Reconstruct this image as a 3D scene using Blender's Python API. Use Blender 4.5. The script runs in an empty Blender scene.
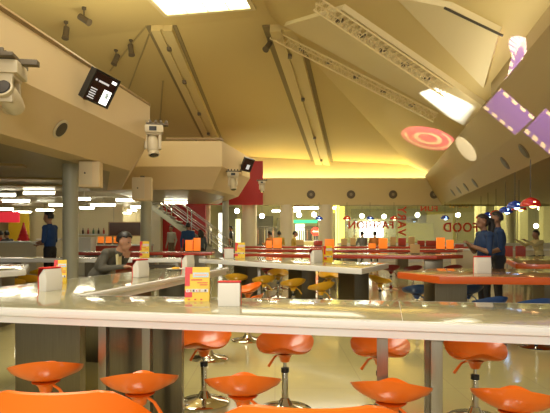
import bpy, bmesh, math, random
import numpy as np
from mathutils import Vector, Matrix
random.seed(4)
sc = bpy.context.scene
COL = sc.collection
PI = math.pi
F, CX, HY, CZ = 540.0, 275.0, 233.0, 1.38      # focal length in pixels, centre column, horizon row, eye height

# ------------------------------------------------------------------ small helpers
def at(px, py, Y): return Vector(((px-CX)/F*Y, Y, CZ+(HY-py)/F*Y))
def on_z(px, py, z):
    Y = F*(CZ-z)/(py-HY); return Vector(((px-CX)/F*Y, Y, z))
TZ = 0.865
def T(px, py):
    v = on_z(px, py, TZ); return (v.x, v.y)
def plane3(a, b, c):
    n = (b-a).cross(c-a).normalized(); return n, n.dot(a)
def on_plane(px, py, pl):
    d = Vector(((px-CX)/F, 1, (HY-py)/F)); o = Vector((0, 0, CZ)); n, k = pl
    return o+d*((k-n.dot(o))/n.dot(d))

# ------------------------------------------------------------------ materials
MATS = {}
def mat(name, col, rough=.5, metal=0., emit=0., ecol=None, noise=0., nscale=20., coat=0., spec=.5, stretch=None, trans=0., alpha=1.):
    if name in MATS: return MATS[name]
    m = bpy.data.materials.new(name); m.use_nodes = True
    nt = m.node_tree; b = nt.nodes['Principled BSDF']
    c = (*col, 1)
    b.inputs['Base Color'].default_value = c
    b.inputs['Roughness'].default_value = rough
    b.inputs['Metallic'].default_value = metal
    b.inputs['Coat Weight'].default_value = coat
    b.inputs['Coat Roughness'].default_value = .06
    b.inputs['Specular IOR Level'].default_value = spec
    b.inputs['Transmission Weight'].default_value = trans
    b.inputs['Alpha'].default_value = alpha
    if emit:
        b.inputs['Emission Color'].default_value = (*(ecol or col), 1); b.inputs['Emission Strength'].default_value = emit
    if noise:
        tc = nt.nodes.new('ShaderNodeTexCoord'); mp = nt.nodes.new('ShaderNodeMapping')
        if stretch: mp.inputs['Scale'].default_value = stretch
        nz = nt.nodes.new('ShaderNodeTexNoise'); nz.inputs['Scale'].default_value = nscale; nz.inputs['Detail'].default_value = 4
        rp = nt.nodes.new('ShaderNodeMapRange'); rp.inputs['To Min'].default_value = 1-noise; rp.inputs['To Max'].default_value = 1+noise*.6
        mx = nt.nodes.new('ShaderNodeMix'); mx.data_type = 'RGBA'; mx.blend_type = 'MULTIPLY'; mx.inputs['Factor'].default_value = 1
        mx.inputs['A'].default_value = c
        L = nt.links.new
        L(tc.outputs['Object'], mp.inputs['Vector']); L(mp.outputs['Vector'], nz.inputs['Vector']); L(nz.outputs['Fac'], rp.inputs['Value'])
        L(rp.outputs['Result'], mx.inputs['B']); L(mx.outputs['Result'], b.inputs['Base Color'])
    MATS[name] = m; return m

def floor_mat():
    m = mat('glossy cream tile', (.54, .485, .225), .12, noise=.06, nscale=1.5, coat=.3)
    nt = m.node_tree; b = nt.nodes['Principled BSDF']; L = nt.links.new
    tc = nt.nodes.new('ShaderNodeTexCoord'); br = nt.nodes.new('ShaderNodeTexBrick')
    br.offset = 0; br.inputs['Scale'].default_value = 1; br.inputs['Brick Width'].default_value = .8; br.inputs['Row Height'].default_value = .8
    br.inputs['Mortar Size'].default_value = .003
    br.inputs['Color1'].default_value = (.54, .485, .225, 1); br.inputs['Color2'].default_value = (.51, .46, .21, 1); br.inputs['Mortar'].default_value = (.42, .36, .19, 1)
    L(tc.outputs['Object'], br.inputs['Vector']); L(br.outputs['Color'], b.inputs['Base Color'])
    nz = nt.nodes.new('ShaderNodeTexNoise'); nz.inputs['Scale'].default_value = 2.2
    bp = nt.nodes.new('ShaderNodeBump'); bp.inputs['Strength'].default_value = .05; bp.inputs['Distance'].default_value = .03
    L(tc.outputs['Object'], nz.inputs['Vector']); L(nz.outputs['Fac'], bp.inputs['Height']); L(bp.outputs['Normal'], b.inputs['Normal'])
    return m
def glass_mat():
    m = bpy.data.materials.new('clear pane'); m.use_nodes = True; nt = m.node_tree
    for n in list(nt.nodes): nt.nodes.remove(n)
    o = nt.nodes.new('ShaderNodeOutputMaterial'); t = nt.nodes.new('ShaderNodeBsdfTransparent'); g = nt.nodes.new('ShaderNodeBsdfGlossy')
    g.inputs['Roughness'].default_value = .02; t.inputs['Color'].default_value = (.93, .95, .88, 1)
    x = nt.nodes.new('ShaderNodeMixShader'); x.inputs[0].default_value = .14
    nt.links.new(t.outputs[0], x.inputs[1]); nt.links.new(g.outputs[0], x.inputs[2]); nt.links.new(x.outputs[0], o.inputs[0]); return m

M_FLOOR = floor_mat(); M_GLASS = glass_mat()
M_CEIL = mat('cream ceiling paint', (.68, .54, .235), .6, noise=.03, nscale=.6)
M_BAND = mat('cream band paint', (.68, .565, .285), .55, noise=.03, nscale=.6)
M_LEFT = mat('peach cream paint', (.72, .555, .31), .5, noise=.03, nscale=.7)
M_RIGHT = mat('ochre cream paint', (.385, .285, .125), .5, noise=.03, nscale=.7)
M_SLAB = mat('pale slab paint', (.76, .65, .38), .5)
M_BEAMSHADE = mat('dark beam side shade', (.30, .24, .12), .7)
M_BEAM = mat('beam paint', (.73, .60, .29), .5)
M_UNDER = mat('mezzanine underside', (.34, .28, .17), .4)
M_RAIL = mat('brown rail', (.33, .22, .10), .4)
M_RED = mat('red wall paint', (.50, .02, .018), .5)
M_WHITE = mat('white laminate', (.84, .84, .82), .25, coat=.2)
M_TOP = mat('glossy counter top', (.39, .365, .225), .14, coat=.5, noise=.03, nscale=3)
M_STEEL = mat('brushed steel', (.36, .33, .27), .32, 1., noise=.15, nscale=30, stretch=(8, 8, .4))
M_PED = mat('dark steel panel', (.19, .165, .115), .28, .9, noise=.2, nscale=14, stretch=(6, 6, .3))
M_CHROME = mat('chrome', (.75, .73, .68), .08, 1.)
M_BLACK = mat('black plastic', (.015, .014, .013), .35)
M_DARK = mat('dark fittings', (.06, .05, .035), .4)
M_COLUMN = mat('grey painted column', (.43, .43, .33), .4, noise=.05, nscale=2)
M_CREAM = mat('cream plaster', (.72, .64, .44), .6)
M_OR = mat('orange shell plastic', (.86, .158, .005), .28, coat=.3)
M_YE = mat('yellow shell plastic', (.83, .45, .015), .3, coat=.3)
M_BL = mat('blue shell plastic', (.015, .07, .28), .3, coat=.3)
M_MA = mat('maroon shell plastic', (.22, .012, .02), .3, coat=.3)
M_ORED = mat('orange edge band', (.62, .10, .012), .3, coat=.3)
M_REDED = mat('red edge band', (.46, .045, .015), .3, coat=.3)
M_ORTOP = mat('amber table top', (.36, .20, .085), .12, coat=.6)
M_PAPER = mat('white paper', (.85, .82, .74), .7)
M_CARDRED = mat('card red', (.75, .03, .02), .45)
M_CARDYEL = mat('card yellow', (.90, .62, .02), .45)
M_CARDBLUE = mat('card pale blue', (.55, .70, .80), .45)
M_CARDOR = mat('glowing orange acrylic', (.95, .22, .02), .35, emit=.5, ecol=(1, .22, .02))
M_TAN = mat('tan card', (.62, .42, .18), .6)
M_SKIN = mat('skin', (.40, .20, .11), .5)
M_SKIN2 = mat('brown skin', (.25, .125, .07), .5)
M_HAIR = mat('black hair', (.012, .010, .009), .45)
M_NAVY = mat('navy shirt', (.012, .055, .19), .8)
M_NAVY2 = mat('deep navy shirt', (.010, .034, .105), .8)
M_DKTR = mat('dark trousers', (.014, .014, .018), .8)
M_SUIT = mat('grey suit', (.085, .078, .058), .85, noise=.25, nscale=60)
M_SHOE = mat('shoe leather', (.02, .016, .012), .4)
M_TUBE = mat('fluorescent tube glow', (1, .96, .82), .5, emit=20, ecol=(1, .93, .70))
M_MACH = mat('lamp housing ivory', (.62, .53, .36), .4)
M_MACHD = mat('lamp fittings dark', (.13, .10, .06), .45)
M_LENS = mat('lens', (.03, .03, .04), .05, coat=1)

# ------------------------------------------------------------------ mesh builder
class MB:
    def __init__(s): s.v = []; s.f = []
    def add(s, vs, fs):
        o = len(s.v); s.v += [tuple(v) for v in vs]; s.f += [tuple(i+o for i in f) for f in fs]; return s
    def box(s, c, d, rz=0, M=None):
        R = M or Matrix.Rotation(rz, 3, 'Z'); c = Vector(c); h = Vector(d)/2
        vs = [c+R@Vector((x*h.x, y*h.y, z*h.z)) for z in (-1, 1) for y in (-1, 1) for x in (-1, 1)]
        return s.add(vs, [(0, 2, 3, 1), (4, 5, 7, 6), (0, 1, 5, 4), (2, 6, 7, 3), (0, 4, 6, 2), (1, 3, 7, 5)])
    def prism(s, pts, z0, z1):
        n = len(pts); a = sum(pts[i][0]*pts[(i+1) % n][1]-pts[(i+1) % n][0]*pts[i][1] for i in range(n))
        if a < 0: pts = pts[::-1]
        vs = [(p[0], p[1], z0) for p in pts]+[(p[0], p[1], z1) for p in pts]
        return s.add(vs, [tuple(range(n))[::-1], tuple(range(n, 2*n))]+[(i, (i+1) % n, n+(i+1) % n, n+i) for i in range(n)])
    def slab(s, pts, off):
        """closed slab: polygon of 3-D points thickened by a vector"""
        n = len(pts); off = Vector(off); pts = [Vector(p) for p in pts]
        vs = pts+[p+off for p in pts]
        return s.add(vs, [tuple(range(n))[::-1], tuple(range(n, 2*n))]+[(i, (i+1) % n, n+(i+1) % n, n+i) for i in range(n)])
    def lathe(s, prof, c=(0, 0, 0), n=24, M=None):
        R = M or Matrix.Identity(3); c = Vector(c); k = len(prof); vs = []
        for r, z in prof:
            for j in range(n):
                a = 2*PI*j/n; vs.append(c+R@Vector((r*math.cos(a), r*math.sin(a), z)))
        fs = [(i*n+j, i*n+(j+1) % n, (i+1)*n+(j+1) % n, (i+1)*n+j) for i in range(k-1) for j in range(n)]
        fs += [tuple(range(n))[::-1], tuple(range((k-1)*n, k*n))]
        return s.add(vs, fs)
    def tube(s, pts, r, n=8):
        pts = [Vector(p) for p in pts]; rs = r if isinstance(r, (list, tuple)) else [r]*len(pts); vs = []; k = len(pts)
        ref = Vector((.12, .31, .94))
        for i, p in enumerate(pts):
            t = (pts[min(i+1, k-1)]-pts[max(i-1, 0)]).normalized()
            u = t.cross(ref if abs(t.dot(ref)) < .95 else Vector((1, 0, 0))).normalized(); w = t.cross(u)
            for j in range(n):
                a = 2*PI*j/n; vs.append(p+(u*math.cos(a)+w*math.sin(a))*rs[i])
        fs = [(i*n+j, i*n+(j+1) % n, (i+1)*n+(j+1) % n, (i+1)*n+j) for i in range(k-1) for j in range(n)]
        fs += [tuple(range(n))[::-1], tuple(range((k-1)*n, k*n))]
        return s.add(vs, fs)
    def ell(s, c, r, M=None, nu=14, nv=9):
        R = M or Matrix.Identity(3); c = Vector(c); vs = []
        r = (r, r, r) if isinstance(r, (int, float)) else r
        for i in range(1, nv):
            t = PI*i/nv
            for j in range(nu):
                a = 2*PI*j/nu; vs.append(c+R@Vector((r[0]*math.sin(t)*math.cos(a), r[1]*math.sin(t)*math.sin(a), -r[2]*math.cos(t))))
        lo, hi = len(vs), len(vs)+1
        vs += [c+R@Vector((0, 0, -r[2])), c+R@Vector((0, 0, r[2]))]
        fs = [(i*nu+j, i*nu+(j+1) % nu, (i+1)*nu+(j+1) % nu, (i+1)*nu+j) for i in range(nv-2) for j in range(nu)]
        fs += [(lo, (j+1) % nu, j) for j in range(nu)]+[(hi, (nv-2)*nu+j, (nv-2)*nu+(j+1) % nu) for j in range(nu)]
        return s.add(vs, fs)
    def build(s, name, m, parent=None, bevel=0, smooth=35, loc=None):
        me = bpy.data.meshes.new(name); me.from_pydata(s.v, [], s.f); me.update()
        bm = bmesh.new(); bm.from_mesh(me)
        bmesh.ops.recalc_face_normals(bm, faces=bm.faces)
        if bevel:
            es = [e for e in bm.edges if len(e.link_faces) == 2 and e.calc_face_angle(0) > .6]
            bmesh.ops.bevel(bm, geom=es, offset=bevel, segments=2, profile=.7, affect='EDGES', clamp_overlap=True)
        bm.to_mesh(me); bm.free()
        if smooth:
            for p in me.polygons: p.use_smooth = True
            me.set_sharp_from_angle(angle=math.radians(smooth))
        me.materials.append(m)
        o = bpy.data.objects.new(name, me); COL.objects.link(o)
        if parent: o.parent = parent
        if loc: o.location = loc
        return o

def tag(o, label=None, cat=None, group=None, kind=None):
    if label: o['label'] = label
    if cat: o['category'] = cat
    if group: o['group'] = group
    if kind: o['kind'] = kind
    return o
def thing(name, label, cat, loc=(0, 0, 0), rz=0, group=None):
    o = bpy.data.objects.new(name, None); COL.objects.link(o); o.empty_display_size = .1
    o.location = loc; o.rotation_euler = (0, 0, rz); return tag(o, label, cat, group)
def struct(o): o['kind'] = 'structure'; return o
def dup(root, loc, rz, label, group=None):
    r = root.copy(); COL.objects.link(r); r.location = loc; r.rotation_euler = (0, 0, rz); r['label'] = label
    if group: r['group'] = group
    for ch in list(root.children):
        c = ch.copy(); COL.objects.link(c); c.parent = r
        for g in list(ch.children):
            d = g.copy(); COL.objects.link(d); d.parent = c
    return r

# ================================================================== THE ROOM
# hall axis runs (0.19, 1) away from the viewer
struct(MB().prism([(-26, -4), (18, -4), (18, 42), (-26, 42)], -.15, 0).build('floor', M_FLOOR, smooth=0))

# --- central ceiling: flat strip, back slope, right slope
A = Vector((-.14, 14.9, 7.4)); B = Vector((-3.38, 15.86, 7.4)); Cc = Vector((0, 27.5, 5.2))
BACK = plane3(A, B, Cc)
A2 = A-Vector((.19, 1, 0))*18
RIGHT = plane3(A, A2, Vector((5.07, 13.2, 4.3)))
def zplane(pl, x, y): n, k = pl; return Vector((x, y, (k-n.x*x-n.y*y)/n.z))
H = zplane(BACK, 6.83, 27.5)
BL = Vector((-11, 15.86+.296*7.6, 7.4)); CL = zplane(BACK, -11, 27.5)
E0 = lambda Y: 3.6+.1907*(Y-7.05)                    # right bulkhead edge, plan
FR = lambda Y, d=.25: zplane(RIGHT, E0(Y)+d, Y)
cm = MB()
cm.slab([A, BL, Vector((-11, -3, 7.4)), A2+Vector((0, 0, 0))], (0, 0, .12))
cm.slab([A, H, Vector((0, 27.5, zplane(BACK, 0, 27.5).z)), CL, BL], (0, 0, .12))
cm.slab([A, A2, FR(-3), FR(26.9), H], (0, 0, .12))
struct(cm.build('ceiling', M_CEIL, smooth=0))

# --- back wall: band above the glass, cove, parapet, columns
bw = MB()
bw.box((6.9, 26.15, 3.38), (15.2, .3, 1.30))
bw.box((6.9, 26.9, 3.98), (15.2, 1.4, .1))                       # cove ledge
bw.box((5.4, 27.6, 4.75), (18.2, .12, 1.6))                      # cove back
struct(bw.build('wall_back', M_BAND, smooth=0))
pw = MB(); pw.box((8.6, 26.05, .45), (11.2, .22, .9))
struct(pw.build('baseboard_back', M_WHITE, smooth=0))
gl = MB(); gl.box((8.4, 26.05, 1.81), (10.6, .02, 1.84))
struct(gl.build('window_1', M_GLASS, smooth=0))
# dark head rail with little hooks, and mullions of the glazed wall
mr = MB(); mr.box((8.4, 25.98, 2.70), (10.6, .06, .05))
for px in (337, 397, 457, 517):
    mr.box(((px-CX)/F*26, 25.98, 1.8), (.03, .04, 1.8))
struct(mr.build('trim_1', mat('window rail', (.40, .35, .18), .4), smooth=0))

# --- left mezzanine bulkhead
Fp = [(-4.69, -3), (-2.755, 11.9), (-4.4, 16.4), (-1.61, 16.4), (-.93, 20), (-2.2, 25.4)]
Lp = [(-5.13, -3), (-3.17, 11.8), (-4.8, 16.85), (-1.97, 16.85), (-1.36, 20.1), (-2.66, 25.3)]
lb = MB(); n = len(Fp)
vs = [(x, y, 4.17) for x, y in Fp]+[(x, y, 3.4) for x, y in Fp]+[(x, y, 2.74) for x, y in Lp]+[(x-.5, y+.2, 2.74) for x, y in Lp]+[(x-.5, y+.2, 4.17) for x, y in Fp]
fs = []
for k in range(5):
    for i in range(n-1):
        a, b = k*n, ((k+1) % 5)*n; fs.append((a+i, a+i+1, b+i+1, b+i))
fs += [tuple(k*n for k in range(5)), tuple(k*n+n-1 for k in range(5))]
lb.add(vs, fs)
struct(lb.build('wall_left', M_LEFT, smooth=0))
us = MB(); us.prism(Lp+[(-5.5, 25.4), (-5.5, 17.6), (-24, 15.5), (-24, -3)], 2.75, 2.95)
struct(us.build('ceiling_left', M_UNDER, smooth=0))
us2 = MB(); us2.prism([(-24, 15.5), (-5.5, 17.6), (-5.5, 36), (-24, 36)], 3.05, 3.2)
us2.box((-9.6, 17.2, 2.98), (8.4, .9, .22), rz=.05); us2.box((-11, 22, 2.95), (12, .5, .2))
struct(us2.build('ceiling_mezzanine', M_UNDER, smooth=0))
dk = MB()
for (x, y, l, w) in ((-7.2, 13.4, 4.2, .7), (-8.5, 15.2, 5.5, .5), (-6.2, 10.6, 2.4, .35)):
    dk.box((x, y, 2.73), (l, w, .06), rz=.2)
struct(dk.build('trim_2', mat('bronze duct', (.36, .25, .09), .3, .5), smooth=0))
# rail on top of the parapet
rl = MB(); rl.tube([(-4.66, -3, 4.20), (-2.79, 11.93, 4.20)], .05)
for t in range(8): rl.box((-4.66+.26*t, -2.5+2.0*t, 4.20), (.05, .05, .1))
rl.tube([(-3.3, 16.42, 4.24), (-1.66, 16.42, 4.24), (-1.62, 16.6, 4.22)], .045); rl.box((-2.4, 16.45, 4.2), (.05, .05, .1))
struct(rl.build('trim_3', M_RAIL))

# --- right bulkhead
rb = MB(); Ys = [-3, 4, 10, 16, 22, 26.2]
prof = [(0, 4.12), (.45, 3.3), (.83, 2.75), (7.2, 2.75), (7.2, 4.12)]
vs = []; fs = []
for d, z in prof: vs += [(E0(y)+d, y, z) for y in Ys]
n = len(Ys)
for k in range(5):
    for i in range(n-1):
        a, b = k*n, ((k+1) % 5)*n; fs.append((a+i, a+i+1, b+i+1, b+i))
fs += [tuple(k*n for k in range(5)), tuple(k*n+n-1 for k in range(5))]
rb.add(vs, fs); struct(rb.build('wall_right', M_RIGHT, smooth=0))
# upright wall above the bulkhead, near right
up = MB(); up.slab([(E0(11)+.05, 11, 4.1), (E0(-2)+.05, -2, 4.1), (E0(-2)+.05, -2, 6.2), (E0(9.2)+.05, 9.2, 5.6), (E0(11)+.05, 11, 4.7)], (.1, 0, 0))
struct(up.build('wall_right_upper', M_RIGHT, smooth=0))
# far right side of the hall, behind the pendants
fr = MB(); fr.box((14.1, 18, 1.45), (.15, 17, 2.9)); struct(fr.build('wall_right_far', M_CREAM, smooth=0))

# --- ceiling beams on the back slope
def beam(px0, py0, px1, py1, w, name):
    a, b = on_plane(px0, py0, BACK), on_plane(px1, py1, BACK); d = (b-a).normalized(); nn = BACK[0] if BACK[0].z < 0 else -BACK[0]
    s = d.cross(nn).normalized()
    if s.x < 0: s = -s
    def strip(o0, o1, h): return [a+s*o0, a+s*o1, b+s*o1, b+s*o0], nn*h
    m = MB()
    for o0, o1, h in ((-w*.5, -w*.06, .22), (w*.06, w*.5, .22), (-w*.12, w*.12, .15)): m.slab(*strip(o0, o1, h))
    struct(m.build(name, M_BEAM, smooth=0))
    g = MB(); g.slab(*strip(-w*.8, -w*.5, .05)); g.slab(*strip(w*.5, w*.68, .05)); struct(g.build(name, M_BEAMSHADE, smooth=0))  # flat dark strips: the shade beside the beam put into the colour
    k = MB()
    for t in (.1, .33, .62, .85): k.box(a+(b-a)*t+nn*.25, (.12, .16, .1))
    struct(k.build(name, M_MACHD, smooth=0))
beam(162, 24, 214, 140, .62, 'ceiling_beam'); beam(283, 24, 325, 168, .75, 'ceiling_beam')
q = MB()
for p0, p1 in (((216, 140), (232, 158)), ((160, 120), (163, 80)), ((128, 90), (155, 18)), ((110, 70), (150, 20))):
    q.tube([on_plane(*p0, BACK)-Vector((0, 0, .03)), on_plane(*p1, BACK)-Vector((0, 0, .03))], .025, 6)
struct(q.build('ceiling_seam', mat('seam paint', (.45, .35, .15), .5)))

# --- pale slab between the trusses on the right slope, and the trusses
nR = RIGHT[0] if RIGHT[0].z < 0 else -RIGHT[0]
sl = MB(); sl.slab([on_plane(*p, RIGHT) for p in ((286, 22), (345, 4), (488, 103), (470, 124))], nR*.12)
struct(sl.build('ceiling_slab', M_SLAB, smooth=0))
sl = MB(); sl.slab([on_plane(*p, RIGHT) for p in ((398, -8), (452, 2), (502, 27), (486, 84))], nR*.10)
struct(sl.build('ceiling_slab', M_SLAB, smooth=0))
sl = MB(); sl.tube([on_plane(448, 1, RIGHT)+nR*.12, on_plane(507, 29, RIGHT)+nR*.12], .02); struct(sl.build('trim_4', M_DARK))
M_TRUSS = mat('truss cream', (.82, .68, .38), .4)
def truss(p0, p1, w, nb, label):
    a, b = on_plane(*p0, RIGHT)+nR*.16, on_plane(*p1, RIGHT)+nR*.16; d = (b-a).normalized(); s = d.cross(nR).normalized()
    t = thing('lighting_truss', label, 'truss', a)
    for o, h in ((-w/2, 0), (w/2, 0), (0, w*.5)):
        MB().tube([s*o+nR*h, (b-a)+s*o+nR*h], .02, 8).build('chord', M_TRUSS, t)
    lt = MB(); P3 = lambda k, f: (b-a)*f+s*[(-w/2), w/2, 0][k]+nR*[0, 0, w*.5][k]
    for i in range(nb):
        f0, f1, f2 = i/nb, (i+.5)/nb, (i+1)/nb
        for k0, k1 in ((0, 1), (1, 2), (2, 0)):
            lt.tube([P3(k0, f0), P3(k1, f1)], .009, 5); lt.tube([P3(k1, f1), P3(k0, f2)], .009, 5)
    lt.build('lattice', M_TRUSS, t)
    for i in range(5):
        f = .18+.17*i
        sp = MB(); sp.box((b-a)*f+s*(w*.5+.03)+nR*.02, (.18, .07, .07), rz=-.1); sp.build('spotlight_can', M_MACHD, t)
    return t
truss((276, 27), (440, 110), .42, 22, 'lower of two cream lattice trusses running down the right ceiling slope')
truss((322, -6), (452, 82), .42, 22, 'upper of two cream lattice trusses on the right ceiling slope, nearer the top edge')

# --- skylight panels (lamps) in the flat ceiling
M_SKY = mat('luminous ceiling panel', (1, .97, .78), .5, emit=5, ecol=(1, .95, .60))
def sky(x, y, w, l, label, rz=-.19):
    t = thing('ceiling_light', label, 'ceiling light', (x, y, 7.4), rz, 'luminous ceiling panels')
    MB().box((0, 0, -.02), (w, l, .03)).build('diffuser', M_SKY, t, smooth=0)
    fr = MB()
    for sx in (-1, 1): fr.box((sx*(w/2+.06), 0, -.03), (.12, l+.24, .09)); fr.box((0, sx*(l/2+.06), -.03), (w, .12, .09))
    fr.build('frame', M_SLAB, t, smooth=0)
    g = MB()
    for k in (-1, 0, 1): g.box((k*w/4, 0, -.045), (.03, l, .02))
    g.build('glazing_bar', M_SLAB, t, smooth=0)
sky(-1.95, 13.75, 2.35, 1.6, 'large luminous panel glowing in the ceiling at the top edge of the view')
# added area lights that fill the hall; no fixtures stand there
def area(name, loc, sx, sy, e, col, rot=(0, 0, 0)):
    l = bpy.data.lights.new(name, 'AREA'); l.shape = 'RECTANGLE'; l.size = sx; l.size_y = sy; l.energy = e; l.color = col
    o = bpy.data.objects.new(name, l); COL.objects.link(o); o.location = loc; o.rotation_euler = rot; return o
area('hall_fill', (-2.6, 6, 7.2), 4, 5, 420, (1, .94, .78))
area('hall_fill', (-1.0, 0, 6.5), 4, 4, 330, (1, .95, .85))
area('hall_fill', (.6, 20, 5.6), 6, 4, 170, (1, .92, .68))
area('front_fill', (-.6, -3, 3.4), 2.5, 1.2, 170, (1, .97, .92), (1.2, 0, 0))  # added behind the viewer to brighten the counter front
# cove strip
cv = MB(); cv.box((4.5, 27.2, 4.08), (13, .12, .06)); tag(cv.build('cove_light', mat('cove strip glow', (1, .9, .5), .5, emit=14, ecol=(1, .90, .46)), smooth=0), 'warm strip light hidden in the ledge above the back wall band', 'strip light')
# added fill light washing the ceiling from the bulkhead tops, without fixtures
area('ceiling_fill', (-3.9, 8, 4.4), .6, 12, 300, (1, .9, .62), (PI, -.75, -.13))
area('ceiling_fill', (E0(9)-.4, 9, 3.9), .4, 8, 28, (1, .9, .66), (PI, -.5, -.19))

# --- ring downlights in the back band, vents in the right bulkhead
def ring_vent(px, py, label):
    p = at(px, py, 25.99); t = thing('round_vent', label, 'vent', p, 0, 'round vents along the back wall band')
    Mx = Matrix.Rotation(PI/2, 3, 'X')
    MB().lathe([(.13, 0), (.2, .0), (.2, .02), (.17, .035), (.13, .03)], M=Mx, n=28).build('rim', M_MACHD, t)
    MB().lathe([(.005, .012), (.09, .012), (.09, .028), (.005, .04)], M=Mx, n=20).build('cone', mat('vent grey', (.3, .25, .15), .5), t)
for i, (px, lb_) in enumerate(((311, 'leftmost round vent in the band, above the shopfront openings'), (351, 'round vent in the band above the lit yellow column'), (393, 'round vent in the band above the vertical red lettering'), (434, 'rightmost round vent in the band, above the word reading food'))):
    ring_vent(px, 194.5, lb_)
# oval speaker in the left soffit
sp0 = Vector((-3.44, 0, 2.74)); sl_d = Vector((.44, 0, .66)).normalized()
def on_soffit(px, py):
    a, b, c = Vector((Fp[0][0], Fp[0][1], 3.4)), Vector((Fp[1][0], Fp[1][1], 3.4)), Vector((Lp[0][0], Lp[0][1], 2.74)); pl = plane3(a, b, c)
    nn = pl[0] if pl[0].x > 0 else -pl[0]; return on_plane(px, py, pl), nn
for px, py, lb_ in ((59, 128, 'round ceiling speaker in the sloping left soffit below the hanging screen'), (10, 102, 'round ceiling speaker in the left soffit at the left edge of the view')):
    p, nn = on_soffit(px, py); p = p+nn*.03; t = thing('ceiling_speaker', lb_, 'speaker', p, 0, 'speakers in the left soffit'); Q = nn.to_track_quat('Z', 'Y').to_matrix()
    MB().lathe([(.14, 0), (.165, 0), (.165, .012), (.14, .02)], M=Q, n=28).build('rim', M_MACH, t)
    MB().lathe([(.005, .016), (.125, .016), (.125, .026), (.005, .03)], M=Q, n=24).build('grille', M_DARK, t)
VB = plane3(Vector((E0(4)+.45, 4, 3.3)), Vector((E0(20)+.45, 20, 3.3)), Vector((E0(4)+.83, 4, 2.75)))
nV = VB[0] if VB[0].z < 0 else -VB[0]
for px, py, w, lb_ in ((524, 151, .17, 'largest dark round speaker in the right bulkhead, nearest the viewer'), (505, 163, .17, 'second dark round speaker in the right bulkhead'), (475, 183, .17, 'third round speaker along the right bulkhead, largest of the far four'), (466, 187, .17, 'fourth round speaker along the right bulkhead'), (459, 190, .17, 'fifth round speaker along the right bulkhead'), (453, 192.5, .17, 'farthest round speaker along the right bulkhead')):
    p = on_plane(px, py, VB); t = thing('ceiling_speaker', lb_, 'speaker', p, 0, 'speakers in the right bulkhead'); Q = nV.to_track_quat('Z', 'Y').to_matrix()
    MB().lathe([(w*.86, 0), (w, 0), (w, .012), (w*.86, .02)], M=Q, n=28).build('rim', M_MACHD, t)
    MB().lathe([(.005, .016), (w*.8, .016), (w*.8, .026), (.005, .03)], M=Q, n=24).build('grille', M_DARK, t)

# --- columns
def column(x, y, r, h, m, label):
    t = thing('column', None, None, (x, y, 0)); t['kind'] = 'structure'
    MB().lathe([(r, 0), (r, h)], n=32).build('shaft', m, t); MB().lathe([(r*1.02, 0), (r*1.02, .12), (r*1.0, .13)], n=32).build('base_ring', M_STEEL, t)
c1 = on_z(70.5, 233+F*1.38/10.8, 0)
column(c1.x, c1.y, .15, 2.80, M_COLUMN, '')
c2 = on_z(146, 233+F*1.38/16, 0); column(c2.x, c2.y, .16, 2.8, M_COLUMN, '')
column((225.5-CX)/F*23, 23, .14, 2.8, M_COLUMN, '')
M_WCOL = mat('cream column paint', (.74, .68, .52), .5)
for px, w in ((249, 15), (287, 14), (326.5, 15), (514, 9), (206, 7)):
    r = w/2/F*25.7; column((px-CX)/F*25.9, 26.3, r, 2.75, M_WCOL, '')
mm = MB(); mm.box(((155-CX)/F*24.5, 24.5, 1.45), (.6, .5, 2.9)); struct(mm.build('pillar', M_WCOL, smooth=0))

# ================================================================== REAR LEFT: red wall, stair, food court under the mezzanine
rw = MB(); rw.box((-4.6, 25.75, 2.4), (2.6, .2, 4.8)); rw.box((-1.95, 25.75, 3.76), (2.75, .2, 2.08))
# opening on the right part of the red wall is a shopfront, so the red stops at head height there
struct(rw.build('wall_red', M_RED, smooth=0))
wl = MB(); wl.box((-15, 35.5, 1.6), (20, .2, 3.2)); struct(wl.build('wall_left_rear', mat('cream rear wall', (.66, .58, .36), .6), smooth=0))
wl = MB(); wl.box((-20, 16, 1.5), (.2, 40, 3)); struct(wl.build('wall_left_far', M_CREAM, smooth=0))
yp = MB(); q0 = at(12, 216, 32); yp.box((at(19, 227, 34.6).x, 34.6, 1.35), (1.3, .12, 2.7)); tag(yp.build('yellow_panel', mat('yellow panel paint', (.85, .55, .03), .5)), 'yellow wall panel at the rear left under the fluorescent lights', 'panel')
rs = MB(); rs.box(at(9, 217, 31), (1.2, .1, .62)); tag(rs.build('red_sign', mat('sign red', (.75, .03, .05), .4, emit=.4, ecol=(.9, .04, .06)), smooth=0), 'red hanging sign board at the far left', 'sign')
def stair():
    t = thing('staircase', 'grey open staircase with steel rails in front of the red wall', 'stairs', (-1.7, 23.4, 0))
    x0, z0, x1, z1 = 0, 0, -4.0, 2.95
    ns = 15; sg = MB()
    for yy in (-.55, .55): sg.slab([(x0, yy-.03, z0), (x0-.32, yy-.03, z0), (x1, yy-.03, z1-.24), (x1, yy-.03, z1)], (0, .06, 0))
    sg.build('stringer', M_COLUMN, t, smooth=0)
    for i in range(ns):
        f = (i+.5)/ns; MB().box((x1*f, 0, z1*f), (.3, 1.05, .05)).build('tread', mat('tread grey', (.3, .28, .22), .5), t, smooth=0)
    for yy in (-.55, .55):
        for f in (.06, .28, .5, .72): MB().tube([(x1*f, yy, z1*f), (x1*f, yy, z1*f+.95)], .028, 8).build('post', M_CHROME, t)
        for h in (.93, .6, .35): MB().tube([(-.1, yy, h+.05), (x1*.78, yy, z1*.78+h)], .022, 8).build('handrail', M_CHROME, t)
stair()

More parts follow.
